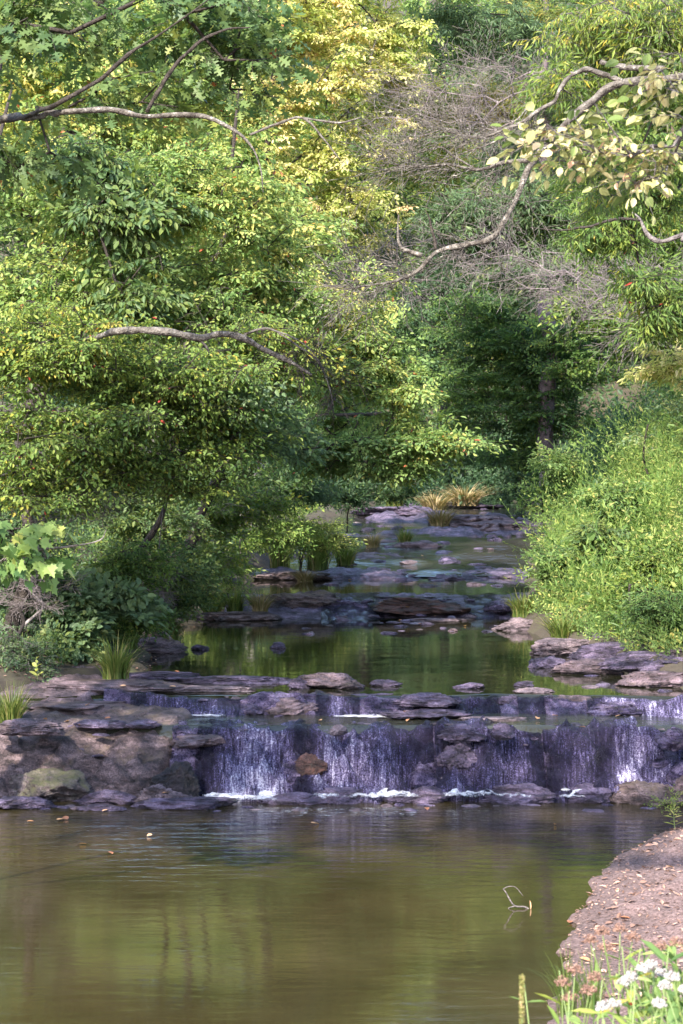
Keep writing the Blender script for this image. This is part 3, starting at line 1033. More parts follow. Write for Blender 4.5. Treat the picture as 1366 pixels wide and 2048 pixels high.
tree('beech_tree', 'slim dark trunked tree standing in the shade behind the left bank shrubs', 'tree', gnd(-3.5, 53), (-3.2, 53, 9), 0.15,
     [(430, 860, 130, 80, 52, 1.4, 60), (560, 850, 100, 80, 53, 1.4, 50), (300, 980, 110, 50, 51, 1.2, 30), (520, 960, 110, 40, 51, 1.1, 34)],
     'oval', 'leaf_dark', 'bark_dark', 107, fl=0.13, sl=0.6, per=4, tint=0.6, layer=0.45)

tree('dogwood_tree', 'blue-green small tree with a few crimson leaves under the crooked bare bough', 'tree', gnd(-3.9, 39), (-3.0, 38.2, 6.2), 0.08,
     [(520, 830, 80, 60, 36.5, 0.8, 36), (590, 870, 60, 40, 38, 0.7, 20), (450, 790, 90, 40, 35.2, 0.7, 26)],
     'oval', 'leaf_blue', 'bark_dark', 114, fl=0.12, sl=0.5, per=4, tint=0.6, hang=24, droop=0.3, layer=0.3, p_hot=0.0, hot_sprays=0.02)
tree('sourwood_tree', 'dark green drooping tree making a shadowy patch in the upper left canopy', 'tree', gnd(-7.0, 37), (-5.6, 37, 11), 0.12,
     [(190, 320, 90, 60, 37.2, 0.7, 26), (260, 420, 120, 50, 37.2, 0.8, 32), (290, 580, 70, 80, 36.6, 0.7, 26)],
     'oval', 'leaf_dark', 'bark_dark', 115, fl=0.15, sl=0.5, per=4, tint=0.7, hang=40, droop=0.45, p_hot=0.006)
tree('elm_tree', 'pale lime tree with thin open sprays between the crooked bough and the yellow maple', 'tree', gnd(-4.4, 47), (-2.2, 46.5, 12.5), 0.13,
     [(590, 500, 110, 90, 45.5, 1.2, 60), (660, 620, 90, 60, 45.5, 1.1, 42), (520, 400, 80, 60, 46, 1.0, 20), (720, 560, 60, 40, 45.5, 0.9, 16)],
     'oval', 'leaf_bright', 'bark_dark', 116, fl=0.12, sl=0.6, per=4, tint=0.6, hang=20, droop=0.25, layer=0.4)

# shaded wood at the bend of the creek
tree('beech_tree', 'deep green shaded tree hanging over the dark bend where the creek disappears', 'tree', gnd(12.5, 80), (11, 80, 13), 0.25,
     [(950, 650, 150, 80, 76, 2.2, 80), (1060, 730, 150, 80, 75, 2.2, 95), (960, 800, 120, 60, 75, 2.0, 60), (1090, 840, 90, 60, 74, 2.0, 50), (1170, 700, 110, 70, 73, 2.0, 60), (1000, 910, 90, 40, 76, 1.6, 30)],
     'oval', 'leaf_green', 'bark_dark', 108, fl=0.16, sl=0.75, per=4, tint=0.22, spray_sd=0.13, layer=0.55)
tree('beech_tree', 'dark bushy tree closing the far end of the creek beneath the big trunk', 'tree', gnd(4.6, 100), (4.8, 100, 13), 0.28,
     [(860, 620, 130, 90, 96, 2.5, 70), (980, 560, 150, 80, 97, 2.5, 75), (880, 760, 110, 70, 95, 2.2, 50), (1060, 600, 120, 70, 96, 2.5, 55), (950, 880, 120, 50, 96, 2.0, 40), (800, 650, 80, 80, 95, 2, 35)],
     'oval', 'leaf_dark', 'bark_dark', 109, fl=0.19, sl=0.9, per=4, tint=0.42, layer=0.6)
tree('pine_tree', 'tall straight tree with a thick dark purple-brown trunk standing at the bend', 'tree', gnd(7.1, 74), (6.9, 74, 21.5), 0.33,
     [(1090, 330, 140, 90, 75, 2.2, 60), (1010, 220, 150, 90, 75, 2.2, 60), (1180, 240, 120, 110, 75, 2.2, 55), (1080, 90, 200, 90, 76, 2.2, 80), (1050, -120, 220, 110, 76, 2.6, 80), (1300, -100, 200, 120, 76, 2.6, 60)],
     'slim', 'leaf_blue', 'bark_purple', 110, fl=0.19, sl=0.85, per=4, tint=0.5, layer=0.6, trunk_bend=0.1)
tree('ash_tree', 'blue-green narrow leaved tree showing between the bare grey twigs', 'tree', gnd(14.5, 66), (11.6, 64, 17), 0.2,
     [(930, 440, 110, 70, 62, 1.8, 60), (960, 60, 140, 70, 64, 2.0, 60), (1040, 400, 90, 70, 62, 1.8, 40), (1060, 540, 110, 60, 62, 1.6, 40), (1190, 420, 100, 90, 62, 1.6, 45)],
     'slim', 'leaf_blue', 'bark_dark', 111, fl=0.2, sl=0.75, per=5, tint=0.6, hang=28, droop=0.3)
tree('maple_tree', 'pale lemon green tree lit up behind the purple twigs', 'tree', gnd(14.0, 72), (9.0, 71, 16.5), 0.18,
     [(900, 215, 160, 60, 66, 1.8, 70), (790, 190, 80, 60, 66, 1.6, 32), (990, 200, 90, 50, 66, 1.6, 30), (850, 330, 110, 60, 67, 1.6, 40), (1040, 40, 90, 50, 67, 1.6, 26)],
     'fine', 'leaf_bright', 'bark_dark', 112, fl=0.17, sl=0.7, per=4, tint=0.8, layer=0.5)
tree('beech_tree', 'mid green tree above the weedy bank behind the yellow leaved twig', 'tree', gnd(10.5, 56), (9.2, 56, 16), 0.22,
     [(1260, 480, 140, 130, 55, 1.8, 95), (1300, 240, 130, 150, 56, 2.0, 95), (1180, 330, 90, 110, 57, 1.6, 50), (1290, 660, 120, 60, 54, 1.6, 50), (1190, 620, 90, 60, 55, 1.4, 36), wl(3, 60, 25, 8, 2.2, 5, 200)],  # last lobe is unseen, added high up to shade the creek bend
     'oval', 'leaf_green', 'bark_dark', 113, fl=0.14, sl=0.6, per=4, tint=0.5, layer=0.4)

# bare twiggy trees
bare_tree('dead_tree', 'dead purple-grey tree of dense bare twigs in the upper centre', 'tree', gnd(12.0, 57), (8.4, 55, 16), 0.15,
          [(880, 170, 170, 70, 54, 1.6, 50), (1010, 150, 100, 60, 54, 1.4, 26), (780, 260, 100, 60, 54, 1.3, 26), (960, 260, 110, 40, 53.5, 1.2, 30)], 'bark_grey', 'twig_grey', 121)
bare_tree('dead_tree', 'leafless grey tree with a tangle of thin twigs beside the pale yellow maple', 'tree', gnd(-3.0, 63), (0.3, 62, 11.8), 0.14,
          [(700, 530, 110, 45, 58, 1.2, 36), (790, 570, 110, 40, 57, 1.2, 30), (820, 480, 70, 40, 57, 1.0, 16), (640, 560, 60, 30, 58, 1.0, 12)], 'bark_grey', 'twig_grey', 122)
bare_tree('dead_tree', 'bare grey brushy tree above the right bank in front of the big trunk', 'tree', gnd(11.5, 50), (9.2, 49, 11.5), 0.12,
          [(1010, 520, 110, 60, 48, 1.2, 30), (1150, 570, 110, 60, 47, 1.2, 40), (1290, 560, 90, 70, 46, 1.2, 36), (1270, 640, 60, 40, 46, 1.0, 20)], 'bark_grey', 'twig_grey', 123)

# right foreground: lichen covered limb
b0 = gnd(8.2, 31)
DR = 28
tree('walnut_tree', 'tree leaning in from the right with a long pale lichened limb and hanging narrow leaves', 'tree', b0, (7.4, 30.5, 15.5), 0.26,
     [(1240, 60, 120, 80, 29, 1.1, 70), (1160, 150, 70, 70, 29, 0.8, 34), (1330, 120, 60, 100, 29, 1.0, 36), (1150, 30, 90, 50, 29.5, 1.0, 30), (1190, 370, 60, 60, 31, 0.8, 16)],
     'slim', 'leaf_green', 'bark_lichen', 131, fl=0.11, sl=0.42, per=4, tint=0.55, twiggy=[([at(1058, 335, DR), at(1012, 430, DR), at(930, 490, DR), at(838, 540, DR), at(735, 571, DR), at(690, 580, DR)], 70, 0.9), ([at(1060, 322, DR), at(952, 340, DR), at(850, 333, DR), at(790, 332, DR)], 45, 0.9), ([at(1106, 205, DR), at(1040, 245, DR), at(950, 275, DR), at(890, 262, DR)], 45, 0.9)], hang=48, droop=0.55, sub=3, flat=0.4,
     extra=[('limb', [b0 + [-0.5, 0, 9.0], at(1560, 110, DR), at(1380, 150, DR), at(1235, 168, DR), at(1180, 205, DR), at(1135, 245, DR), at(1085, 300, DR), at(1058, 335, DR), at(1040, 385, DR), at(1012, 430, DR), at(985, 473, DR), at(930, 490, DR), at(875, 503, DR), at(838, 540, DR), at(790, 562, DR), at(735, 571, DR), at(688, 580, DR)],
             [0.09, 0.07, 0.055, 0.048, 0.046, 0.045, 0.045, 0.044, 0.042, 0.04, 0.038, 0.034, 0.029, 0.022, 0.017, 0.011, 0.005], 'bark_lichen'),
            ('limb', [at(1245, 165, DR), at(1205, 148, DR), at(1172, 137, DR), at(1140, 152, DR), at(1118, 180, DR), at(1106, 205, DR), at(1075, 222, DR), at(1040, 245, DR), at(990, 268, DR), at(950, 275, DR), at(890, 262, DR)],
             [0.036, 0.034, 0.03, 0.026, 0.024, 0.03, 0.026, 0.022, 0.018, 0.014, 0.006], 'bark_lichen'),
            ('limb', [at(1060, 322, DR), at(1005, 325, DR), at(952, 340, DR), at(900, 330, DR), at(850, 333, DR), at(790, 332, DR)], [0.03, 0.026, 0.022, 0.018, 0.012, 0.005], 'bark_lichen'),
            ('limb', [at(952, 340, DR), at(905, 310, DR), at(880, 295, DR), at(840, 305, DR)], [0.014, 0.013, 0.01, 0.005], 'bark_lichen'),
            ('limb', [at(1040, 245, DR), at(985, 285, DR), at(930, 305, DR), at(890, 322, DR)], [0.014, 0.013, 0.01, 0.005], 'bark_lichen'),
            ('limb', [at(845, 512, DR), at(815, 502, DR), at(800, 490, DR), at(795, 450, DR), at(797, 430, DR)], [0.032, 0.026, 0.018, 0.012, 0.006], 'bark_lichen'),
            ('limb', [at(872, 500, DR), at(866, 470, DR), at(860, 440, DR), at(850, 420, DR)], [0.022, 0.018, 0.012, 0.006], 'bark_dark'),
            ('limb', [at(1330, 140, DR), at(1240, 132, DR), at(1200, 125, DR)], [0.04, 0.038, 0.034], 'bark_lichen')])

b0 = gnd(8.6, 37)
tree('walnut_tree', 'dark leaved tree at the right edge with a crooked limb below the cream leaves', 'tree', b0, (8.0, 37, 11), 0.16,
     [(1260, 400, 110, 70, 36, 1.0, 40), (1330, 330, 60, 80, 36, 1.0, 26), (1210, 470, 80, 40, 36, 0.8, 18), (1330, 620, 60, 60, 36, 0.8, 30), (1300, 560, 60, 40, 36, 0.8, 16)],
     'slim', 'leaf_green', 'bark_dark', 132, fl=0.125, sl=0.45, per=4, tint=0.42, hang=45, droop=0.5, flat=0.4, p_hot=0.004,
     extra=[('limb', [b0 + [-0.2, 0, 6.6], at(1400, 460, 35), at(1366, 470, 35), at(1320, 482, 35), at(1296, 470, 35), at(1280, 440, 35), at(1265, 425, 35)], [0.07, 0.055, 0.05, 0.042, 0.034, 0.026, 0.012], 'bark_grey'),
            ('limb', [at(1282, 440, 35), at(1230, 438, 35), at(1180, 452, 35), at(1120, 460, 35), at(1060, 455, 35)], [0.024, 0.024, 0.02, 0.014, 0.005], 'bark_dark')])

# nearer still on the right: the twig of cream-yellow leaves
b0 = gnd(4.2, 15.5)
DY = 15.5
tree('persimmon_tree', 'small tree holding big cream and pink autumn leaves at the right edge', 'tree', b0, (3.7, 15.5, 8.6), 0.07,
     [(1120, 288, 75, 34, DY, 0.3, 13), (1230, 295, 100, 40, DY, 0.3, 13), (1330, 280, 50, 70, DY, 0.35, 13), (1330, 150, 50, 60, DY, 0.35, 9), (1190, 230, 50, 40, DY, 0.3, 3), (1100, 262, 40, 24, DY, 0.3, 7), (1290, 340, 70, 30, DY, 0.3, 8)],
     'broad', 'leaf_cream', 'bark_grey', 133, fl=0.076, sl=0.3, per=2, tint=0.42, tint_sd=0.28, hang=40, droop=0.3, sub=1, n=4, subn=2, gap=0.25, r0=0.004, twig_r=0.0022,
     extra=[('limb', [b0 + [-0.25, 0, 5.0 - 0.4], at(1480, 330, DY), at(1366, 310, DY), at(1290, 303, DY), at(1240, 302, DY), at(1180, 290, DY), at(1120, 285, DY), at(1080, 290, DY)], [0.03, 0.02, 0.013, 0.011, 0.01, 0.008, 0.006, 0.003], 'bark_grey')])

# near left: a maple sprig
b0 = gnd(-6.3, 21)
tree('maple_sapling', 'young maple sprig of pointed yellow-green leaves at the left edge', 'sapling', b0, (-4.6, 21, 4.6), 0.05,
     [(40, 1070, 45, 30, 21, 0.25, 8), (70, 1120, 40, 25, 21, 0.25, 6), (10, 1110, 40, 40, 21, 0.3, 8), (-80, 1000, 90, 80, 21, 0.4, 16), (85, 1045, 25, 16, 21, 0.2, 3)],
     'maple', 'leaf_bright', 'bark_dark', 141, fl=0.15, sl=0.3, per=1, tint=0.36, hang=50, droop=0.4, sub=1, n=4, subn=2, gap=0.3, r0=0.004, twig_r=0.003, up_jit=0.6,
     extra=[('branch', [b0 + [0.9, 0, 2.0], at(0, 1125, 21), at(80, 1100, 21), at(140, 1093, 21), at(200, 1080, 21), at(212, 1060, 21)], [0.022, 0.016, 0.012, 0.01, 0.007, 0.003], 'bark_grey')])

# shrubs along the left bank
SHR = [
    ('grey-green small leaved shrub at the water\'s edge above the left rock shelf', (50, 1330), 34.3, [(40, 1300, 80, 60, 34.3, 0.5, 40), (80, 1350, 60, 30, 34.1, 0.4, 18)], 'oval', 'leaf_blue', 0.06, 0.3, 0.5),
    ('blue-green broad leaved sapling on the left bank above the grass tussock', (190, 1310), 36.2, [(170, 1195, 80, 45, 36.3, 0.5, 22), (150, 1270, 60, 40, 36, 0.5, 14), (255, 1190, 40, 40, 36.5, 0.4, 10)], 'broad', 'leaf_blue', 0.12, 0.38, 0.7),
    ('dense dark shrub in deep shade at the left edge of the bank', (60, 1250), 36.8, [(60, 1120, 150, 90, 36.6, 0.9, 60), (30, 1020, 140, 60, 37, 0.9, 40)], 'oval', 'leaf_dark', 0.09, 0.45, 0.5),
    ('bushy green shrub whose twigs trail down over the quiet pool', (300, 1210), 41.0, [(290, 1070, 130, 80, 40.5, 1.0, 75), (330, 1150, 100, 45, 40, 0.8, 34), (230, 1000, 130, 50, 41, 1.0, 40)], 'oval', 'leaf_dark', 0.095, 0.45, 0.72),
    ('twiggy grey-green shrub leaning out behind the mossy islet', (300, 1180), 46.5, [(430, 1030, 110, 60, 46, 1.0, 52), (400, 1110, 80, 50, 45.6, 0.8, 36), (500, 990, 80, 40, 46.5, 0.8, 26)], 'oval', 'leaf_green', 0.1, 0.45, 0.42),
    ('full green shrub overhanging the grass tussock on the left bank', (215, 1290), 37.6, [(235, 1130, 90, 60, 37.4, 0.7, 48), (265, 1235, 60, 34, 37.2, 0.5, 22)], 'oval', 'leaf_green', 0.085, 0.42, 0.42),
    ('dark trailing shrub filling the bank above the stony point', (330, 1240), 43.0, [(360, 1150, 90, 50, 42.6, 0.8, 46), (350, 1215, 60, 24, 42.3, 0.5, 20)], 'oval', 'leaf_dark', 0.095, 0.45, 0.8),
    ('light green bush reaching toward the rapids from the left bank', (600, 1090), 56.0, [(610, 1065, 80, 34, 54, 0.9, 40), (680, 1085, 50, 22, 55, 0.6, 18)], 'fine', 'leaf_weed', 0.1, 0.45, 0.75),
    ('feathery lime shrub above the rocks on the left of the rapids', (470, 1160), 50.0, [(450, 1130, 70, 55, 49, 0.7, 40), (530, 1060, 80, 40, 51, 0.8, 40), (590, 1050, 60, 35, 53, 0.8, 26)], 'fine', 'leaf_weed', 0.1, 0.45, 0.5),
    ('pale grey-green bush under the layered hornbeam', (600, 1040), 56.0, [(590, 970, 80, 45, 55.5, 0.9, 50), (540, 1000, 60, 30, 54, 0.7, 24)], 'oval', 'leaf_blue', 0.09, 0.5, 0.5),
    ('dark low bush beneath the hornbeam at the edge of the shadowed bend', (700, 1010), 72.0, [(690, 985, 70, 26, 70, 1.0, 34), (780, 975, 70, 22, 72, 1.0, 26)], 'oval', 'leaf_dark', 0.13, 0.6, 0.4),
    ('round dark bush in the gloom beside the right bank weeds', (1040, 1000), 86.0, [(1050, 930, 60, 60, 85, 1.2, 40), (980, 950, 50, 40, 88, 1.2, 24)], 'oval', 'leaf_dark', 0.15, 0.7, 0.3),
    ('leafy mid green bush at the right edge among the pale weeds', (1330, 1180), 40.5, [(1330, 1110, 60, 60, 40, 0.6, 40), (1290, 1170, 50, 40, 39.5, 0.5, 24)], 'oval', 'leaf_green', 0.1, 0.45, 0.55),
    ('bright lime bush hanging over the water at the far corner of the right bank', (1090, 1040), 66.0, [(1075, 985, 50, 46, 65, 0.9, 46), (1120, 930, 50, 40, 64, 0.9, 30)], 'oval', 'leaf_bright', 0.12, 0.55, 0.5),
    ('olive bush half way up the weedy right bank', (1230, 1060), 47.0, [(1230, 1000, 55, 45, 46.5, 0.6, 30)], 'oval', 'leaf_bright', 0.11, 0.45, 0.3),
    ('grey-green bush on the crest of the weedy right bank', (1290, 900), 50.0, [(1290, 850, 60, 50, 49.5, 0.7, 36), (1350, 820, 50, 40, 49, 0.7, 26)], 'oval', 'leaf_blue', 0.11, 0.5, 0.8),
    ('dark leafy bush low on the right bank above the cracked rock', (1260, 1270), 39.0, [(1255, 1225, 55, 40, 38.6, 0.5, 30)], 'oval', 'leaf_green', 0.1, 0.42, 0.35),
    ('fresh green bush in the middle of the water side of the right bank', (1120, 1190), 45.0, [(1125, 1120, 55, 50, 44.6, 0.5, 34)], 'fine', 'leaf_bright', 0.11, 0.45, 0.3),
    ('shadowed green bush in a hollow of the right bank', (1200, 1130), 43.0, [(1195, 1075, 45, 40, 42.6, 0.5, 24)], 'oval', 'leaf_dark', 0.11, 0.45, 0.8),
    ('vivid green leafy bush at the lower right end of the weeds', (1340, 1270), 37.0, [(1335, 1215, 60, 45, 36.8, 0.5, 36)], 'fine', 'leaf_bright', 0.1, 0.42, 0.25),
    ('yellow leaved sprig tree above the crest of the weedy bank', (1420, 800), 40.0, [(1335, 730, 40, 34, 38, 0.5, 16)], 'fine', 'leaf_yellow', 0.13, 0.4, 0.55),
]
for k, (lab, bp, d, lobes, lf, mt, fl, sl, tn) in enumerate(SHR):
    p = at(bp[0], bp[1], d)
    b0 = gnd(p[0], d)
    topz = max(b0[2] + 0.9, at(*lobes[0][:2], d)[2])
    q = at(lobes[0][0], lobes[0][1], d)
    tree('shrub', lab, 'shrub', b0, (q[0], lobes[0][4], topz), 0.035, lobes, lf, mt, 'bark_dark', 150 + k, fl=fl, sl=sl, per=4, tint=tn, r0=0.004, twig_r=0.003, gap=0.35, trunk_bend=0.06, twig_mat='twig_grey' if k in (0, 4) else None)

for lab, bp, d, lobes, s_ in [
        ('bare brown brush of thin stems under the canopy at the left edge', (60, 1240), 35.6, [(60, 1180, 90, 60, 35.4, 0.6, 26), (170, 1010, 120, 60, 35, 0.6, 26)], 160),
        ('tangle of dead grey twigs dipping into the pool beside the bushy shrub', (330, 1220), 40.0, [(300, 1170, 70, 50, 39.3, 0.6, 22), (200, 960, 120, 50, 36, 0.7, 26)], 161)]:
    p = at(bp[0], bp[1], d)
    b0 = gnd(p[0], d)
    q = at(lobes[0][0], lobes[0][1], d)
    bare_tree('dead_shrub', lab, 'dead shrub', b0, (q[0], d, q[2]), 0.03, lobes, 'bark_grey', 'twig_grey', s_, r0=0.004, twig_r=0.0035, sl=0.5, per=3, gap=0.4)

# wooded hillside beyond the bend: three kinds, copied
HILL = []
for k, (mt, lf, tn, lab) in enumerate([('leaf_bright', 'oval', 0.5, 'yellow-green'), ('leaf_dark', 'oval', 0.7, 'deep green'), ('leaf_green', 'fine', 0.55, 'mid green')]):
    x, y = -9 + 11 * k, 112 + 3 * k
    g0 = gnd(x, y)
    HILL.append((tree('woodland_tree', 'x', 'tree', g0, (x + 0.4, y, g0[2] + 15), 0.28,
                      [wl(x, y, g0[2] + 8, 4.2, 3.0, 3.5, 80), wl(x + 0.6, y, g0[2] + 12.5, 3.4, 3.2, 3.0, 70), wl(x - 0.5, y, g0[2] + 4, 3.8, 1.8, 3.5, 50)],
                      lf, mt, 'bark_dark', 170 + k, fl=0.24, sl=1.0, per=4, tint=tn, layer=0.7, group='trees on the wooded hillside'), g0))
spots = [(0, -20, 108), (1, -15, 100), (2, -13, 122), (0, -5, 104), (2, -3, 128), (1, 1, 110), (0, 6, 126), (2, 9, 108), (1, 17, 104), (0, 15, 118), (2, 21, 128), (1, 24, 110), (0, -12, 142), (1, -2, 146),
         (2, 8, 144), (0, 18, 148), (1, 12, 132), (2, -22, 140), (0, 28, 138), (1, -9, 160), (2, 3, 164), (0, 14, 168), (1, 25, 166), (2, -20, 172), (1, 33, 156)]
KIND = ['yellow-green tree on the wooded hillside beyond the bend', 'deep green tree on the wooded hillside beyond the bend', 'mid green fine-leaved tree on the wooded hillside beyond the bend']
for k, (o, g0) in enumerate(HILL):
    o['label'] = KIND[k]
for k, (kd, x, y) in enumerate(spots):
    c = copy_tree(HILL[kd][0])
    c.location = gnd(x, y)
    c.rotation_euler.z = rnd.uniform(0, 6.28)
    s = rnd.uniform(0.95, 1.35)
    c.scale = (s, s, s)
    c['label'] = KIND[kd]
# ------------------------------------------------------------------ rock
from mathutils.bvhtree import BVHTree
ROCK_V, ROCK_F, ROCK_O = [], [], [0]


def keep_rock(v, fl):
    ROCK_V.append(np.asarray(v, float))
    for f in fl:
        ROCK_F.extend((np.asarray(f) + ROCK_O[0]).tolist())
    ROCK_O[0] += len(v)


def ico(sub):
    bm = bmesh.new()
    bmesh.ops.create_icosphere(bm, subdivisions=sub, radius=1)
    v = np.array([x.co[:] for x in bm.verts])
    f = np.array([[x.index for x in p.verts] for p in bm.faces])
    bm.free()
    return v, f


ICO = {k: ico(k) for k in (1, 2, 3, 5)}


def rock_shape(seed, sub=5, flat=0.0, rough=0.1, box=0.55, cuts=9):
    g = np.random.default_rng(seed)
    v, f = ICO[sub]
    v = v.copy()
    e = 1 - box * 0.6
    v = np.sign(v) * np.abs(v) ** e
    v /= np.abs(v).max(axis=0)
    for k in range(cuts):                               # broken faces
        n = g.normal(0, 1, 3)
        n[2] = abs(n[2]) * 0.9 if k % 3 else n[2]
        n /= np.linalg.norm(n)
        d = g.uniform(0.62, 0.98)
        over = np.clip(v @ n - d, 0, None)
        v -= over[:, None] * n * 0.94
    v[:, :2] *= (1.06 - 0.28 * np.clip(v[:, 2:3], -0.6, 1))
    s = g.uniform(0, 50, 3)
    n = v / (np.linalg.norm(v, axis=1)[:, None] + 1e-9)
    cl = g.normal(0, 1, 3)
    cl[2] += 0.7
    cl /= np.linalg.norm(cl)
    saw = ((v @ cl) * 4.2 + 0.9 * fbm(v * 1.1 + s, 2, seed)) % 1.0
    v = v + n * (rough * fbm(v * 1.5 + s, 3, seed) + rough * 0.75 * (saw ** 2 - 0.4) + rough * 0.42 * fbm(v * 5 + s, 3, seed + 5, 0.6))[:, None]
    if flat:
        top = v[:, 2] > 0.55
        v[top, 2] = 0.55 + (v[top, 2] - 0.55) * (1 - flat)
    return v, f


def rock(label, px, py, wpx, hpx, z, mat='rock', depth=0.75, name='boulder', seed=None, flat=0.05, sink=0.35, rough=0.2, box=0.25, group=None, sub=5, rz=None, cuts=9, dy=0.0):
    """a rock whose visible front foot is at photo point (px, py) on the level z"""
    p = on(px, py, z)
    Y = p[1] + dy
    wd = wpx / F * Y
    h = hpx / F * Y * (0.6 if 926 <= (seed or 0) <= 960 else 0.56 if 911 <= (seed or 0) <= 918 or 980 <= (seed or 0) <= 987 else 0.82)
    dp = max(0.16, min(wd * depth, 2.4))
    seed = seed if seed is not None else int(px * 7 + py * 13)
    g = np.random.default_rng(seed)
    v, f = rock_shape(seed, sub, flat, rough, box, cuts)
    hz = h / (2 - sink * 1.0) * 1.05
    v = v * np.array([wd / 2, dp / 2, hz])
    a = g.uniform(-0.25, 0.25) if rz is None else rz
    c, s = math.cos(a), math.sin(a)
    v = v @ np.array([[c, s, 0], [-s, c, 0], [0, 0, 1]])
    loc = np.array([p[0], Y + dp * 0.45, z + hz * (1 - sink)])
    base = np.array([p[0], Y + dp * 0.45, z - 0.05])
    me = mesh_np(name, v + loc - base, [f], M[mat], smooth=True)
    o = obj(name, me)
    o.location = base
    keep_rock(v + loc, [f])
    tag(o, label, 'rock', group)
    return o


def ledge(name, label, x0, x1, prof, mat, amp, seed, dx=0.03, nv=70, wander=0.18, taper=0.0, zvar=0.0, cat='rock ledge', group=None):
    xs = np.arange(x0, x1, dx)
    pr = np.array(prof, float)
    s = np.concatenate([[0], np.cumsum(np.linalg.norm(np.diff(pr, axis=0), axis=1))])
    sv = np.linspace(0, s[-1], nv)
    yv, zv = np.interp(sv, s, pr[:, 0]), np.interp(sv, s, pr[:, 1])
    ny_, nz_ = np.gradient(zv), -np.gradient(yv)
    ln = np.sqrt(ny_ ** 2 + nz_ ** 2) + 1e-9
    sg = np.sign(nz_.sum()) or 1
    ny_, nz_ = ny_ / ln * sg, nz_ / ln * sg
    X = np.repeat(xs[:, None], nv, 1)
    lip = wander * fbm(p2(xs * 0.8, xs * 0), 3, seed)[:, None]
    Y = yv[None] + lip
    Z = np.repeat(zv[None], len(xs), 0)
    if taper:                                            # the mass dies away at both ends
        ew = 1 - sstep(0, taper, np.minimum(X - x0, x1 - X) + 0.3 * taper * vnoise(p2(X * 0 + 2, Y * 1.6), seed))
        Z = Z - 0.9 * ew * (Z - pr[:, 1].min())
        Y = Y + 0.25 * ew
    Z = Z + zvar * fbm(p2(X * 1.3, X * 0 + seed), 2, seed + 6) * sstep(zv.min(), zv.max(), zv)[None]
    P = np.stack([X, Y, Z], -1)
    cl = np.array([0.62, 0.2, 0.75])
    sv_ = P @ cl
    saw = (sv_ * 2.3 + 0.8 * fbm(P * 0.9, 3, seed + 1)) % 1.0
    saw2 = ((P @ np.array([-0.8, 0.3, 0.5])) * 3.1 + 0.7 * fbm(P * 1.2, 2, seed + 2)) % 1.0
    lump = np.abs(fbm(P * 1.1 + 7, 3, seed + 3))
    dsp = amp * (0.9 * (0.5 - lump) + 0.55 * (saw ** 1.5 - 0.4) + 0.4 * (saw2 ** 2 - 0.3) + 0.34 * fbm(P * 5, 4, seed + 4, 0.6))
    dsp = dsp * (0.3 + 0.7 * np.abs(ny_))[None]
    Q = P + np.stack([0 * dsp, dsp * ny_[None], dsp * nz_[None]], -1)
    ii = np.arange(X.size).reshape(X.shape)
    f = np.stack([ii[:-1, :-1], ii[1:, :-1], ii[1:, 1:], ii[:-1, 1:]], -1).reshape(-1, 4)
    base = np.array([(x0 + x1) / 2, pr[:, 0].mean(), pr[:, 1].min()])
    o = obj(name, mesh_np(name, Q.reshape(-1, 3) - base, [f], M[mat], smooth=True))
    o.location = base
    keep_rock(Q.reshape(-1, 3), [f])
    tag(o, label, cat, group)
    return xs, Q, np.stack([0 * X, np.repeat(ny_[None], len(xs), 0), np.repeat(nz_[None], len(xs), 0)], -1)


# falling water: a thin film, dark and glossy, torn into white streaks
m, t, b, out = newmat('falling_water')
geo = N(t, 'ShaderNodeNewGeometry')
mp = N(t, 'ShaderNodeMapping')
mp.inputs['Scale'].default_value = (30, 6, 2.4)
mp.inputs['Rotation'].default_value = (0, 0.16, 0)
t.links.new(geo.outputs['Position'], mp.inputs[0])
n1 = N(t, 'ShaderNodeTexNoise', i_Scale=1.0, i_Detail=6.0, i_Roughness=0.7, i_Distortion=0.7)      # threads
t.links.new(mp.outputs[0], n1.inputs['Vector'])
n2 = N(t, 'ShaderNodeTexNoise', i_Scale=48.0, i_Detail=3.0, i_Roughness=0.8)                      # spatter, and glints painted into the colour
t.links.new(geo.outputs['Position'], n2.inputs['Vector'])
mp3 = N(t, 'ShaderNodeMapping')
mp3.inputs['Scale'].default_value = (4.5, 2, 1.1)
mp3.inputs['Rotation'].default_value = (0, 0.25, 0)
t.links.new(geo.outputs['Position'], mp3.inputs[0])
n3 = N(t, 'ShaderNodeTexNoise', i_Scale=1.0, i_Detail=3.0)                                        # where it runs thick
t.links.new(mp3.outputs[0], n3.inputs['Vector'])
at_n = N(t, 'ShaderNodeAttribute', attribute_name='flow')
s1 = N(t, 'ShaderNodeMath', operation='MULTIPLY_ADD')
t.links.new(n2.outputs[0], s1.inputs[0])
s1.inputs[1].default_value = 0.95
t.links.new(n1.outputs[0], s1.inputs[2])
s3 = N(t, 'ShaderNodeMath', operation='MULTIPLY_ADD')
t.links.new(n3.outputs[0], s3.inputs[0])
s3.inputs[1].default_value = 0.5
t.links.new(s1.outputs[0], s3.inputs[2])
s2 = N(t, 'ShaderNodeMath', operation='ADD')
t.links.new(s3.outputs[0], s2.inputs[0])
t.links.new(at_n.outputs['Fac'], s2.inputs[1])
white = N(t, 'ShaderNodeMapRange')
white.inputs[1].default_value = 1.34
white.inputs[2].default_value = 1.55
t.links.new(s2.outputs[0], white.inputs[0])
film = N(t, 'ShaderNodeMapRange')
film.inputs[1].default_value = 0.7
film.inputs[2].default_value = 1.0
film.inputs[4].default_value = 0.9
t.links.new(s2.outputs[0], film.inputs[0])
mrs = N(t, 'ShaderNodeMapRange')
mrs.inputs[1].default_value = 0.95
mrs.inputs[2].default_value = 1.8
t.links.new(s2.outputs[0], mrs.inputs[0])
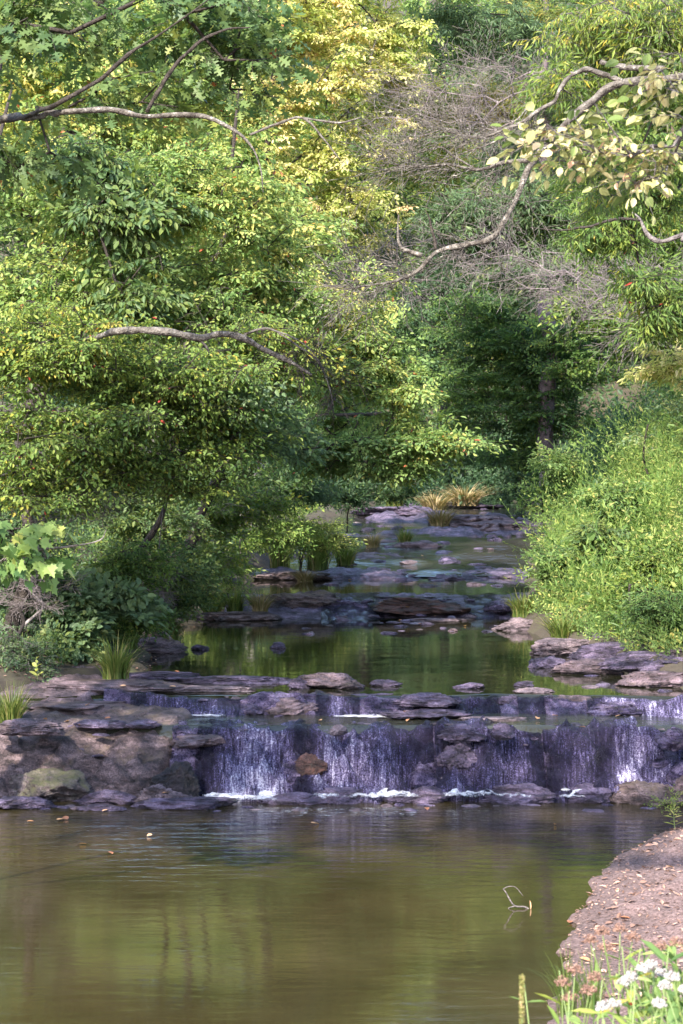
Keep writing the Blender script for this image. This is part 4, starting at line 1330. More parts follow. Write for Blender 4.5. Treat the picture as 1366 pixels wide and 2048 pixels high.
cr = ramp(t, [(0.1, (0.012, 0.01, 0.022)), (0.36, (0.045, 0.037, 0.08)), (0.56, (0.16, 0.135, 0.27)), (0.72, (0.55, 0.52, 0.7)), (0.88, (0.85, 0.84, 0.93))])  # lavender steps paint sky sheen and glints into the broken water
t.links.new(mrs.outputs[0], cr.inputs[0])
t.links.new(cr.outputs[0], b.inputs['Base Color'])
b.inputs['Roughness'].default_value = 0.1
b.inputs['IOR'].default_value = 1.4
mxa = N(t, 'ShaderNodeMath', operation='MAXIMUM')
t.links.new(white.outputs[0], mxa.inputs[0])
t.links.new(film.outputs[0], mxa.inputs[1])
t.links.new(mxa.outputs[0], b.inputs['Alpha'])
bump(t, b, s1.outputs[0], 1.0, 0.06)
M['falling_water'] = m

m, t, b, out = newmat('foam')
geo = N(t, 'ShaderNodeNewGeometry')
n1 = N(t, 'ShaderNodeTexNoise', i_Scale=9.0, i_Detail=6.0, i_Roughness=0.75)
t.links.new(geo.outputs['Position'], n1.inputs['Vector'])
at_n = N(t, 'ShaderNodeAttribute', attribute_name='flow')
s2 = N(t, 'ShaderNodeMath', operation='ADD')
t.links.new(n1.outputs[0], s2.inputs[0])
t.links.new(at_n.outputs['Fac'], s2.inputs[1])
mr = N(t, 'ShaderNodeMapRange')
mr.inputs[1].default_value = 0.42
mr.inputs[2].default_value = 0.82
t.links.new(s2.outputs[0], mr.inputs[0])
b.inputs['Base Color'].default_value = (0.86, 0.86, 0.92, 1)
b.inputs['Roughness'].default_value = 0.6
t.links.new(mr.outputs[0], b.inputs['Alpha'])
bump(t, b, n1.outputs[0], 0.8, 0.04)
M['foam'] = m


def fall(label, L, xa, xb, off=0.03, strength=0.0, v0=0.0, v1=1.0, group=None):
    xs, Q, Nn = L
    i = np.nonzero((xs >= xa) & (xs <= xb))[0]
    nv = Q.shape[1]
    j = np.arange(int(v0 * (nv - 1)), int(v1 * (nv - 1)) + 1)
    P = Q[np.ix_(i, j)] + Nn[np.ix_(i, j)] * off
    # water bridges the hollows in the rock
    for _ in range(3):
        P[1:-1, :, 1:] = np.where((P[:-2, :, 1:] + P[2:, :, 1:]) / 2 * np.array([-1, 1]) > P[1:-1, :, 1:] * np.array([-1, 1]), (P[:-2, :, 1:] + P[2:, :, 1:]) / 2, P[1:-1, :, 1:])
    xx = P[:, :, 0]
    ed = np.minimum(xx - xa, xb - xx)
    vv = np.linspace(0, 1, len(j))[None]
    fl = strength - 0.3 * (1 - sstep(0, 0.4, ed + 0.1 * vnoise(P * 3, 4))) + 0.09 * sstep(0.35, 1, vv) + 0.17 * vnoise(p2(xx * 2.6 + 0.9 * vv, vv * 0.5 + 0 * xx), 9)
    ii = np.arange(P.shape[0] * P.shape[1]).reshape(P.shape[:2])
    f = np.stack([ii[:-1, :-1], ii[1:, :-1], ii[1:, 1:], ii[:-1, 1:]], -1).reshape(-1, 4)
    flf = ((fl[:-1, :-1] + fl[1:, 1:]) / 2).ravel()
    base = P.reshape(-1, 3).mean(0)
    base[2] = P[..., 2].min()
    o = obj('waterfall', mesh_np('waterfall', P.reshape(-1, 3) - base, [f], M['falling_water'], {'flow': flf}, smooth=True))
    o.location = base
    return tag(o, label, 'waterfall', group)


def X_(px, d):
    return (px - 683) / F * d


ledge('rock_ledge', 'low brown rock shelf along the left shore above the mossy slab', -8, -3.0, [(35.4, 1.26), (34.4, 1.24), (33.3, 1.18), (32.5, 1.08), (31.9, 0.95), (31.6, 0.7)], 'rock_brown', 0.16, 13, 0.03, 80, 0.3, 1.1)
L1 = ledge('rock_ledge', 'dark wet bedrock ledge of the main waterfall crossing the creek', -2.4, 9, [(31.6, 0.6), (31.3, 0.78), (30.9, 0.86), (30.68, 0.84), (30.5, 0.66), (30.2, 0.36), (29.9, 0.06), (29.75, -0.25)], 'rock_wet', 0.3, 11, 0.02, 90, zvar=0.05)
L2 = ledge('rock_ledge', 'low jagged ledge of dark rock between the upper pool and the small shelf pool', -3.6, 8, [(33.2, 0.95), (32.75, 1.08), (32.5, 1.115), (32.38, 1.03), (32.2, 0.92), (32.0, 0.8)], 'rock_wet', 0.16, 21, 0.03, 50, 0.42, zvar=0.07)
L3 = ledge('rock_ledge', 'sloping purple-brown rock step at the head of the long upper pool', -2.6, 5.2, [(51.4, 1.3), (50.2, 1.41), (49.4, 1.44), (48.6, 1.34), (47.6, 1.16), (47.0, 1.02)], 'rock', 0.16, 31, 0.05, 50, 0.35)

ledge('rock_ledge', 'flat purple rock band across the foot of the rapids', -2.6, 5.4, [(58.2, 1.35), (57.2, 1.5), (56.4, 1.54), (55.7, 1.46), (55.2, 1.3)], 'rock', 0.18, 32, 0.06, 36, 0.7, zvar=0.1)
ledge('rock_ledge', 'broken brown rock band in the middle of the rapids', -2.0, 3.6, [(61.8, 1.7), (61.0, 1.84), (60.2, 1.86), (59.6, 1.76), (59.2, 1.6)], 'rock_brown', 0.18, 33, 0.06, 36, 0.8, 0.8, zvar=0.12)
ledge('rock_ledge', 'wide rock band at the head of the rapids below the tan tussocks', -0.8, 6.6, [(68.5, 2.05), (67.2, 2.2), (65.8, 2.22), (65.0, 2.1), (64.5, 1.95)], 'rock', 0.2, 34, 0.06, 36, 0.8, 0.8, zvar=0.12)
ledge('rock_ledge', 'pale rock sheet in the shadowed reach below the bend', 0.6, 7.2, [(79, 2.15), (77, 2.32), (75, 2.34), (73.5, 2.2), (72.6, 2.05)], 'rock', 0.2, 35, 0.08, 36, 0.9, 1.0, zvar=0.12)
fall('left curtain of the waterfall beside the mossy slab', L1, X_(385, 30), X_(605, 30), strength=0.05)
fall('thin white veil of the waterfall left of the centre boulders', L1, X_(600, 30), X_(872, 30), strength=0.03)
fall('broken white streams of the waterfall right of the brown face boulder', L1, X_(872, 30), X_(1092, 30), strength=0.03)
fall('wide veil of the waterfall before the round black boulders at the right', L1, X_(1092, 30), X_(1390, 30), strength=0.02)
fall('small splashing cascade at the left end of the low ledge', L2, X_(250, 32), X_(480, 32), 0.025, 0.06)
fall('little fall between the brown boulder and the middle hump of the low ledge', L2, X_(630, 32), X_(720, 32), 0.025, 0.03)
fall('row of tiny trickles over the centre of the low ledge', L2, X_(880, 32), X_(1010, 32), 0.025, 0.02)
fall('narrow trickle between two humps of the low ledge right of centre', L2, X_(1040, 32), X_(1100, 32), 0.025, 0.02)
fall('bubbling cascade at the right end of the low ledge', L2, X_(1180, 32), X_(1420, 32), 0.025, 0.03)
fall('white riffle spilling down the left of the rock step above the long pool', L3, X_(640, 47.5), X_(770, 47.5), 0.02, -0.12)
fall('white riffle at the right end of the rock step above the long pool', L3, X_(930, 47.5), X_(1010, 47.5), 0.02, -0.1)


def foam(label, px0, px1, y0, y1, z, hgt, seed, thick=0.0):
    xs = np.arange(X_(px0, y0), X_(px1, y0), 0.03)
    ys = np.arange(y0, y1, 0.03)
    Xg, Yg = np.meshgrid(xs, ys, indexing='ij')
    u = np.minimum(Xg - xs[0], xs[-1] - Xg)
    v = np.minimum((Yg - y0), (y1 - Yg) * 3)
    e = sstep(0, 0.3, u) * sstep(0, 0.22, v + 0.12 * vnoise(p2(Xg * 2.5, Yg), seed))
    Zg = z + e * hgt * 0.7 * (0.5 + 0.3 * fbm(p2(Xg * 3, Yg * 4), 2, seed) + 0.22 * fbm(p2(Xg * 14, Yg * 14), 3, seed, 0.6))
    ii = np.arange(Xg.size).reshape(Xg.shape)
    f = np.stack([ii[:-1, :-1], ii[1:, :-1], ii[1:, 1:], ii[:-1, 1:]], -1).reshape(-1, 4)
    fl = (0.42 * e - 0.3) + thick
    o = obj('foam', mesh_np('foam', np.stack([Xg, Yg, Zg], -1), [f], M['foam'], {'flow': fl[:-1, :-1].ravel()}, smooth=True))
    tag(o, label, 'foam', None, 'stuff')


foam('bright white foam at the foot of the left curtain', 375, 580, 29.3, 30.2, 0.04, 0.15, 1)
foam('white foam under the thin veil left of centre', 600, 870, 29.4, 30.25, 0.06, 0.17, 2)
foam('white foam under the broken streams right of centre', 860, 1110, 29.4, 30.25, 0.06, 0.17, 3)
foam('white foam at the foot of the wide right veil', 1100, 1330, 29.5, 30.25, 0.07, 0.17, 4)
foam('foam flecks drifting off across the pool below the fall', 480, 880, 28.3, 29.3, 0.004, 0.006, 5, -0.22)
foam('thin foam below the splashing cascade of the low ledge', 260, 470, 31.75, 32.3, 0.905, 0.03, 6)
foam('thin foam under the middle of the low ledge', 640, 800, 31.7, 32.3, 0.905, 0.03, 7)

# left: mossy slabs beside the fall
ledge('rock_ledge', 'broad sloping slab of mossy brown bedrock left of the waterfall', -7.5, -1.75, [(32.6, 1.0), (31.9, 1.0), (31.1, 0.93), (30.5, 0.76), (30.1, 0.46), (29.8, 0.14), (29.55, -0.22)], 'rock_moss', 0.17, 12, 0.03, 90, 0.25, 0.75)
rock('rounded green moss covered boulder at the foot of the left slabs', 90, 1600, 150, 78, 0.0, 'rock_green', 0.8, seed=902, flat=0.1, dy=-0.35)
rock('dark brown slab at the left edge above the moss covered boulder', 20, 1580, 210, 105, 0.0, 'rock_brown', 0.9, 'flat_boulder', 903, 0.6, 0.25, 0.1, 0.8)
rock('rock coloured near-black as the shade of the recess between the mossy slab and the left curtain', 352, 1596, 90, 98, 0.0, 'rock_recess_shade', 0.5, seed=904, flat=0.3, dy=-0.45, rz=0.1)
rock('flat brown slab jutting over the top of the left curtain', 395, 1496, 110, 30, 0.66, 'rock_brown', 1.0, 'flat_boulder', 905, 0.7, 0.3)
rock('smooth blue-grey boulder at the foot of the mossy slab', 322, 1606, 110, 44, 0.0, 'rock_pink', 0.7, seed=906, dy=-0.25, flat=0.0, cuts=4)
rock('cracked grey block at the base of the mossy slab', 215, 1606, 110, 30, 0.0, 'rock', 0.6, seed=907, dy=-0.2)
rock('low wet rock in front of the cracked block at far left', 30, 1615, 130, 24, 0.0, 'rock', 0.6, seed=908, dy=-0.2)
rock('low dark rock awash in front of the blue-grey boulder', 380, 1618, 190, 22, 0.0, 'rock', 0.4, seed=909)
rock('small dark rock awash near the left shore of the lower pool', 200, 1622, 90, 10, 0.0, 'rock', 0.5, seed=910)
# foot of the fall
rock('low flat rock at the foot of the rust coloured hollow', 590, 1608, 130, 30, 0.0, 'rock', 0.5, seed=911)
rock('hump-backed rock in the foam left of the pointed rock', 685, 1608, 100, 52, 0.0, 'rock', 0.6, seed=912)
rock('small round rock in the foam beside the pointed rock', 800, 1606, 62, 28, 0.0, 'rock', 0.7, seed=913)
rock('pointed dark rock in the foam at the centre of the fall', 862, 1607, 90, 60, 0.0, 'rock', 0.6, seed=914, flat=0)
rock('large humped rock in front of the broken streams', 1035, 1607, 160, 68, 0.0, 'rock', 0.5, seed=915, flat=0.2)
rock('grey wedge shaped rock left of the moss topped boulder', 1180, 1606, 84, 56, 0.0, 'rock', 0.6, seed=916)
rock('moss topped boulder at the foot of the right veil', 1295, 1608, 160, 74, 0.0, 'rock_moss', 0.55, seed=917)
rock('brown boulder at the right edge beside the shore', 1375, 1612, 70, 100, 0.0, 'rock_brown', 0.8, seed=918)
# on the face and lip of the fall
rock('rust brown block lodged in a hollow of the fall', 622, 1545, 64, 44, 0.32, 'rock_rust', 0.7, seed=921, dy=-0.2, cuts=14)
rock('grey wet slab leaning beside the rust brown block', 590, 1580, 62, 70, 0.08, 'rock_wet', 0.6, seed=922, dy=-0.12)
rock('tall brown boulder in the face of the fall', 912, 1532, 72, 66, 0.42, 'rock', 0.8, seed=923, dy=-0.15)
rock('dark wet shoulder below the tall brown boulder', 870, 1590, 130, 84, 0.02, 'rock_wet', 0.5, seed=924, dy=-0.05)
rock('slanting wet block between the broken streams and the right veil', 1080, 1580, 80, 84, 0.05, 'rock_wet', 0.6, seed=925, dy=-0.05)
rock('flat capstone on the lip above the tall brown boulder', 925, 1484, 84, 44, 0.78, 'rock', 0.7, 'boulder', 926, dy=0.1)
rock('small tan stone perched on the lip left of centre', 677, 1470, 36, 30, 0.86, 'rock_pink', 0.8, seed=927)
rock('upright dark stone on the lip in the middle of the fall', 1006, 1474, 44, 40, 0.84, 'rock', 0.8, seed=929)
rock('smooth round black boulder at the top of the right veil', 1325, 1532, 66, 62, 0.4, 'rock_wet', 0.9, seed=932, rough=0.03, cuts=2, flat=0, dy=-0.15)
rock('black boulder at the right edge below the round one', 1372, 1565, 70, 70, 0.2, 'rock_wet', 0.9, seed=933, rough=0.04, cuts=3, flat=0, dy=-0.15)
rock('dark stone at the right edge on the lip of the fall', 1350, 1494, 70, 56, 0.75, 'rock_wet', 0.8, seed=934)
# low ledge
rock('rounded brown boulder on the low ledge left of centre', 585, 1427, 108, 46, 0.9, 'rock_brown', 0.7, seed=941, dy=-0.1)
rock('small grey stone left of the rounded brown boulder', 497, 1428, 60, 28, 0.9, 'rock', 0.8, seed=942)
rock('long hump of rock in the middle of the low ledge', 745, 1420, 150, 46, 0.9, 'rock', 0.55, seed=943, dy=-0.05)
rock('low dome of dark rock right of the middle hump', 850, 1412, 120, 34, 1.05, 'rock', 0.6, seed=944)
rock('dark reef in the shelf pool below the low ledge', 850, 1438, 160, 26, 0.9, 'rock', 0.5, seed=945)
rock('pyramid shaped rock on the low ledge right of the trickles', 1025, 1420, 76, 42, 0.9, 'rock', 0.8, seed=946)
rock('big brown hump on the low ledge right of the pyramid rock', 1138, 1424, 140, 46, 0.9, 'rock_brown', 0.6, seed=947)
rock('dark wet hump near the right end of the low ledge', 1240, 1430, 120, 38, 0.9, 'rock_wet', 0.6, seed=948)
rock('flat reddish rock barely out of the shelf pool', 995, 1444, 130, 12, 0.9, 'rock_pink', 0.5, seed=949)
rock('flat pale rock awash in the shelf pool', 896, 1452, 60, 8, 0.9, 'rock_pink', 0.6, seed=950)
# left rock shelf above the fall
rock('wide low shelf of brown rock at the left edge above the slabs', 130, 1436, 260, 46, 0.9, 'rock_brown', 0.7, 'flat_boulder', 951, 0.7, 0.3)
rock('low brown rock at the end of the left shelf', 240, 1424, 180, 34, 0.9, 'rock_brown', 0.6, 'flat_boulder', 952, 0.6, 0.3)
rock('dark stone in the shelf pool below the left shelf', 200, 1456, 100, 24, 0.9, 'rock', 0.6, seed=953)
rock('grey stone behind the broad mossy slab', 285, 1455, 66, 20, 0.9, 'rock', 0.7, seed=954)
rock('dark jagged rock at far left on the shelf', 50, 1470, 130, 40, 0.9, 'rock_brown', 0.7, seed=955)
rock('brown shelf of rock under the left bank grass tussock', 190, 1385, 300, 34, 1.11, 'rock_brown', 0.5, 'flat_boulder', 956, 0.6, 0.3)
rock('long thin reef of grey rock in the upper pool near the left bank', 480, 1368, 200, 24, 1.1, 'rock', 0.4, 'flat_boulder', 957, 0.5, 0.35)
rock('ragged line of pinkish rock in front of the long thin reef', 400, 1384, 230, 16, 1.1, 'rock_pink', 0.3, 'flat_boulder', 958, 0.5, 0.35)
rock('low rock beside the tussock at the edge of the upper pool', 310, 1360, 150, 24, 1.1, 'rock', 0.5, 'flat_boulder', 959, 0.4, 0.35)
rock('stony point of the left bank reaching into the upper pool', 300, 1306, 130, 44, 1.1, 'rock_brown', 0.6, seed=960)
# upper pool
rock('largest tan rock standing in the upper pool', 655, 1378, 124, 34, 1.1, 'rock_brown', 0.6, seed=961)
rock('small dark rock touching the largest tan rock', 600, 1378, 46, 24, 1.1, 'rock', 0.8, seed=962)
rock('small grey rock right of the largest tan rock', 772, 1373, 56, 16, 1.1, 'rock', 0.7, seed=963)
rock('small pale rock alone in the left of the long pool', 558, 1297, 30, 14, 1.1, 'rock', 0.8, seed=964)
rock('tiny dark rock near the stony point', 400, 1300, 32, 12, 1.1, 'rock', 0.8, seed=965)
rock('flat wet rock with a white riffle in the upper pool', 940, 1378, 56, 12, 1.1, 'rock', 0.7, seed=966)
rock('little rock in the upper pool just behind the flat pale one', 1048, 1373, 34, 12, 1.1, 'rock', 0.7, seed=967)
rock('long flat pale rock awash above the low ledge', 1065, 1386, 72, 10, 1.1, 'rock_pink', 0.6, seed=968)
rock('flat bluish stone awash at the far end of the long pool', 855, 1250, 30, 5, 1.1, 'rock', 0.8, seed=969)
rock('tiny brown stone at the far end of the long pool', 906, 1263, 18, 6, 1.1, 'rock_brown', 0.8, seed=970)
# right shore
rock('dark oval rock in the water before the right bank', 1098, 1336, 72, 26, 1.1, 'rock', 0.8, seed=971)
rock('pale sloping rock sheet at the foot of the right bank', 1150, 1312, 150, 44, 1.1, 'rock_pink', 0.6, 'flat_boulder', 972, 0.4, 0.3)
rock('cracked grey rock below the right bank ferns', 1235, 1330, 160, 52, 1.1, 'rock', 0.6, 'flat_boulder', 973, 0.4, 0.3)
rock('broad flat rock reaching into the pool at the right edge', 1325, 1375, 150, 40, 1.1, 'rock_brown', 0.5, 'flat_boulder', 974, 0.5, 0.3)
rock('grey rock at the right edge under the green weeds', 1345, 1345, 120, 34, 1.2, 'rock', 0.6, 'flat_boulder', 975)
rock('pointed low rock at the corner of the right bank weeds', 1050, 1262, 110, 28, 1.1, 'rock_pink', 0.6, 'flat_boulder', 976)
rock('low brown rock between the oval rock and the cracked grey rock', 1180, 1348, 130, 34, 1.1, 'rock_brown', 0.6, 'flat_boulder', 977, 0.3)
rock('dull purple rock sheet half buried under the weeds at the right', 1290, 1340, 150, 40, 1.2, 'rock', 0.6, 'flat_boulder', 978, 0.3)
rock('flat rock at the far right edge by the vivid green bush', 1370, 1330, 120, 36, 1.25, 'rock_brown', 0.6, 'flat_boulder', 979, 0.3)
# rock step at the head of the pool
rock('mossy islet rock under the grass tuft in the long pool', 470, 1242, 170, 30, 1.1, 'rock_moss', 0.5, 'flat_boulder', 980, 0.4, 0.3)
rock('dark mossy rock left of the white riffle', 600, 1222, 170, 66, 1.2, 'rock_moss', 0.6, seed=981)
rock('black wet rock in the middle of the rock step', 690, 1222, 90, 34, 1.2, 'rock_wet', 0.7, seed=982)
rock('rusty brown hump of the rock step', 840, 1228, 170, 52, 1.2, 'rock_rust', 0.6, seed=983)
rock('black rock beside the rusty brown hump', 908, 1232, 64, 32, 1.11, 'rock_wet', 0.8, seed=984)
rock('small reddish rock in front of the rock step', 945, 1238, 40, 14, 1.1, 'rock_pink', 0.8, seed=985)
rock('black rock at the right end of the rock step', 1005, 1222, 60, 36, 1.25, 'rock_wet', 0.8, seed=986)
rock('low pinkish rock below the right end of the rock step', 880, 1244, 120, 10, 1.1, 'rock_pink', 0.5, seed=987)
rock('grassy tan slab along the left of the rapids', 580, 1160, 160, 20, 1.44, 'rock_moss', 0.6, 'flat_boulder', 988)
# rapids
rock('smooth tan slab in the rapids beside the dry grass', 780, 1094, 130, 30, 1.84, 'rock_brown', 0.7, 'flat_boulder', 991, 0.3)
rock('low brown slab right of the smooth tan slab', 835, 1104, 100, 22, 1.8, 'rock_brown', 0.7, 'flat_boulder', 992)
rock('dark pointed stone in the rapids', 948, 1088, 40, 22, 1.92, 'rock', 0.8, seed=993, flat=0)
rock('black round stone in the rapids right of the pointed one', 994, 1090, 40, 18, 1.92, 'rock_wet', 0.8, seed=994)
rock('long pinkish shelf of rock on the right of the far rapids', 1000, 1066, 180, 30, 2.1, 'rock_pink', 0.8, 'flat_boulder', 995, 0.6)
rock('broad flat rock sheet behind the tan tussock', 950, 1050, 170, 26, 2.2, 'rock_pink', 0.8, 'flat_boulder', 996, 0.6)
rock('pale stone ledge at the corner of the far right bank', 1100, 1078, 130, 24, 2.0, 'rock_pink', 0.7, 'flat_boulder', 997, 0.5)
rock('flat grey reef crossing the rapids on the right', 980, 1140, 130, 16, 1.5, 'rock', 0.4, 'flat_boulder', 998, 0.4)
rock('dark reef left of the middle of the rapids', 720, 1130, 160, 20, 1.55, 'rock', 0.4, 'flat_boulder', 999, 0.4)
rock('brown shelf rock along the far left of the rapids', 640, 1112, 120, 26, 1.7, 'rock_brown', 0.6, 'flat_boulder', 1000, 0.4)
rock('small reef in the still water below the rapids', 890, 1160, 70, 8, 1.43, 'rock', 0.5, 'flat_boulder', 1001, 0.4)
rock('shadowed rock bar at the far bend', 790, 1030, 160, 22, 2.3, 'rock', 0.8, 'flat_boulder', 1002, 0.5)
rock('stony bar in the shade before the vanishing creek', 900, 1016, 200, 14, 2.35, 'rock', 0.8, 'flat_boulder', 1003, 0.5)

# small loose stones, copied
proto = []
for k, mt in enumerate(['rock', 'rock_brown', 'rock_pink', 'rock_wet']):
    v, f = rock_shape(300 + k, 3, 0.3, 0.12)
    v = v * np.array([0.5, 0.4, 0.3])
    v[:, 2] += 0.08
    proto.append(mesh_np('stone', v, [f], M[mt], smooth=True))


def stones(label, group, n, px0, px1, py0, py1, z, s0, s1, seed):
    g = np.random.default_rng(seed)
    for k in range(n):
        p = on(g.uniform(px0, px1), g.uniform(py0, py1), z if not callable(z) else z(0))
        zz = max(float(wz(p[1])), float(H(p[0], p[1])))
        o = obj('stone', proto[int(g.choice([0, 0, 0, 1, 2, 3, 3]))])
        o.location = (p[0], p[1], zz - 0.01)
        s = g.uniform(s0, s1)
        o.scale = (s * g.uniform(0.9, 1.5), s, s * g.uniform(0.3, 0.6))
        o.rotation_euler = (0, 0, g.uniform(0, 6.28))
        tag(o, label, 'stone', group)


stones('small flat purple-grey stone breaking the water of the rapids', 'stones in the rapids', 60, 640, 1050, 1085, 1150, 1.7, 0.2, 0.55, 41)
stones('small stone on the shaded rock bar at the far bend', 'stones at the far bend', 40, 700, 1040, 1015, 1070, 2.25, 0.2, 0.6, 42)
stones('small broken stone lying on the rock step above the long pool', 'stones on the rock step', 26, 560, 1010, 1190, 1240, 1.4, 0.12, 0.34, 43)
stones('little stone along the brown shelf of the left bank', 'stones on the left shelf', 34, 60, 480, 1370, 1460, 1.1, 0.07, 0.22, 44)
stones('little stone among the rocks at the foot of the fall', 'stones at the foot of the fall', 40, 20, 1330, 1602, 1622, 0.0, 0.06, 0.24, 45)
stones('little stone along the low jagged ledge', 'stones on the low ledge', 34, 430, 1360, 1400, 1440, 1.1, 0.07, 0.22, 46)
stones('loose stone along the rocky foot of the right bank', 'stones below the right bank', 24, 1040, 1360, 1280, 1370, 1.2, 0.08, 0.3, 47)
ROCK_BVH = BVHTree.FromPolygons(np.vstack(ROCK_V).tolist(), ROCK_F)


def surf(x, y):
    hit = ROCK_BVH.ray_cast(Vector((x, y, 8)), Vector((0, 0, -1)))
    z = max(float(H(x, y)), float(wz(y)))
    return max(z, hit[0].z) if hit[0] is not None else z
# ------------------------------------------------------------------ grass and low plants
def blades(n, seed, spread=0.28, h=1.0, arch=0.75, w=0.012, seg=5):
    g = np.random.default_rng(seed)
    th = g.uniform(0, 2 * PI, n)
    r0 = np.sqrt(g.random(n)) * spread * 0.45
    L = h * g.uniform(0.55, 1.15, n)
    out_ = np.clip(g.normal(arch, 0.3, n), 0.05, 1.5)
    u = np.linspace(0, 1, seg + 1)
    ang = out_[:, None] * u[None] * 1.5 + g.normal(0, 0.08, n)[:, None]
    dr = np.cumsum(np.sin(ang) * (L / seg)[:, None], 1)
    dz = np.cumsum(np.cos(ang) * (L / seg)[:, None], 1)
    dr = np.concatenate([np.zeros((n, 1)), dr[:, :-1]], 1)
    dz = np.concatenate([np.zeros((n, 1)), dz[:, :-1]], 1)
    c = np.stack([np.cos(th), np.sin(th), 0 * th], 1)
    sd = np.stack([-np.sin(th), np.cos(th), 0 * th], 1)
    tw = g.normal(0, 0.5, n)
    sd = sd * np.cos(tw)[:, None] + c * np.sin(tw)[:, None]
    P = c[:, None] * (r0[:, None] + dr)[..., None] + np.array([0, 0, 1.0]) * dz[..., None]
    ww = (w * g.uniform(0.6, 1.3, n))[:, None] * (1 - u[None] ** 1.6) + 0.001
    V = np.stack([P - sd[:, None] * ww[..., None], P + sd[:, None] * ww[..., None]], 2)       # n, seg+1, 2, 3
    b_ = (np.arange(n) * (seg + 1) * 2)[:, None]
    k = np.arange(seg) * 2
    f = np.stack([b_ + k, b_ + k + 1, b_ + k + 3, b_ + k + 2], -1).reshape(-1, 4)
    tint = np.clip(g.normal(0.5, 0.2, n), 0, 1)
    return V.reshape(-1, 3), f, np.repeat(tint, seg)


TUFT = {}
for nm, mt, ar, wd in (('green', 'grass', 0.75, 0.012), ('dry', 'dry_grass', 0.9, 0.012), ('upright', 'grass', 0.4, 0.014)):
    v, f, tn = blades(230, {'green': 1, 'dry': 2, 'upright': 3}[nm], 0.5, 1.0, ar, wd)
    TUFT[nm] = mesh_np('grass_tussock', v, [f], M[mt], {'tint': tn})
for kind, px, py, d, h, wd, lab in [
        ('green', 232, 1356, 34.0, 0.72, 0.95, 'arching green grass tussock on the edge of the left rock shelf'),
        ('green', 22, 1482, 31.2, 0.62, 0.75, 'green grass tussock growing from the rocks at the left edge'),
        ('upright', 470, 1224, 47.4, 0.55, 0.8, 'bright upright grass tuft on the mossy islet in the long pool'),
        ('dry', 520, 1228, 47.2, 0.55, 0.8, 'drooping straw coloured grass at the right end of the mossy islet'),
        ('green', 425, 1225, 47.2, 0.5, 0.9, 'low green grass at the left end of the mossy islet'),
        ('dry', 880, 1052, 71, 0.8, 1.4, 'small tan tussock standing on the rocks of the far rapids'),
        ('dry', 930, 1010, 84, 0.9, 2.4, 'wide straw coloured tussock at the right of the far bend'),
        ('dry', 870, 1014, 83, 0.85, 2.0, 'wide pinkish tussock at the left of the far bend'),
        ('green', 790, 1018, 80, 1.0, 1.5, 'dull green tussock in the shade left of the pinkish one'),
        ('green', 560, 1112, 57, 1.0, 1.2, 'fresh green grass clump under the lime shrub'),
        ('upright', 635, 1110, 57.5, 0.95, 1.3, 'sunlit green grass clump at the left head of the rapids'),
        ('green', 690, 1106, 58, 0.8, 1.1, 'fine green grass clump beside the smooth tan slab'),
        ('dry', 610, 1146, 54.5, 0.4, 0.9, 'short rusty grass on the mossy slab left of the rapids'),
        ('dry', 745, 1090, 62, 0.5, 0.9, 'short straw grass behind the smooth tan slab'),
        ('green', 810, 1082, 63, 0.5, 0.8, 'little green grass tuft on the low brown slab'),
        ('green', 1045, 1236, 46, 0.6, 1.0, 'pale grass clump at the corner of the right bank'),
        ('green', 1125, 1276, 40.5, 0.6, 1.0, 'bright yellow-green grass clump above the pale sloping rock'),
        ('upright', 1345, 1300, 37.2, 0.8, 1.3, 'vivid green grass at the right edge above the grey rock'),
        ('green', 250, 1290, 38.5, 0.6, 1.0, 'olive grass hanging from the left bank above the stony point'),
        ('green', 340, 1275, 42, 0.5, 0.7, 'tiny grass clump at the tip of the stony point')]:
    p = at(px, py, d)
    o = obj('grass_tussock', TUFT[kind])
    o.location = (p[0], d, max(surf(p[0], d) - 0.04, 0))
    o.scale = (wd, wd, h)
    o.rotation_euler.z = rnd.uniform(0, 6)
    tag(o, lab, 'grass tussock', 'grass tussocks along the creek')


def scatter(name, label, n, pos, leaf, mat, L, fl, seed, tint, clump=0.0, up=1.0, lean=(0, 0), n_=8, sub=3, subn=4, tilt=35, hang=5, jit=0.35, sd=0.15):
    g = np.random.default_rng(seed)
    O = np.array([pos(g) for _ in range(n)])
    if clump > 0.5:                                          # leave hollows between the clumps
        O = O[fbm(p2(O[:, 0] * 0.9 + 7, O[:, 1] * 0.6), 2, 88) + g.normal(0, 0.12, len(O)) > -0.22]
        n = len(O)
    z = np.array([H(a, b_) for a, b_ in O])
    O = np.concatenate([O, z[:, None] - 0.02], 1)
    D = np.stack([g.normal(lean[0], jit, n), g.normal(lean[1], jit, n), np.full(n, up)], 1)
    U = np.stack([g.normal(0, 1, n), g.normal(0, 1, n), 0.2 + 0 * g.random(n)], 1)
    nz = vnoise(O * 0.75 + 3, seed + 9)
    S = L * g.uniform(0.55, 1.3, n) * (1 + clump * nz)
    TI = tint + (0.2 + 0.25 * clump) * vnoise(O * 0.6, seed)
    var = [spray(leaf, fl / L, seed * 10 + k, n_, sub, sublen=0.5, droop=0.1, tilt=tilt, subn=subn, hang=hang, ang=58) for k in range(6)]
    V, faces, tn, A, B = place_sprays(var, leaf, O, D, U, S, g, tint, sd, 0.12, tint_in=TI)
    tv, tq, tt = prisms(A, B, 0.004, 0.0035, 3)
    o = obj(name, mesh_np(name, np.vstack([V, tv]), [*[f for f in faces], tq + len(V)], M[mat], {'tint': np.concatenate([tn, np.full(len(tq), 0.35)])}))
    return tag(o, label, 'undergrowth', None, 'stuff')


def pos_right(y0, y1, s0, s1, p=1.0):
    def f(g):
        y = y0 + (y1 - y0) * g.random() ** p
        return np.interp(y, YK, XR_) + s0 + (s1 - s0) * g.random(), y
    return f


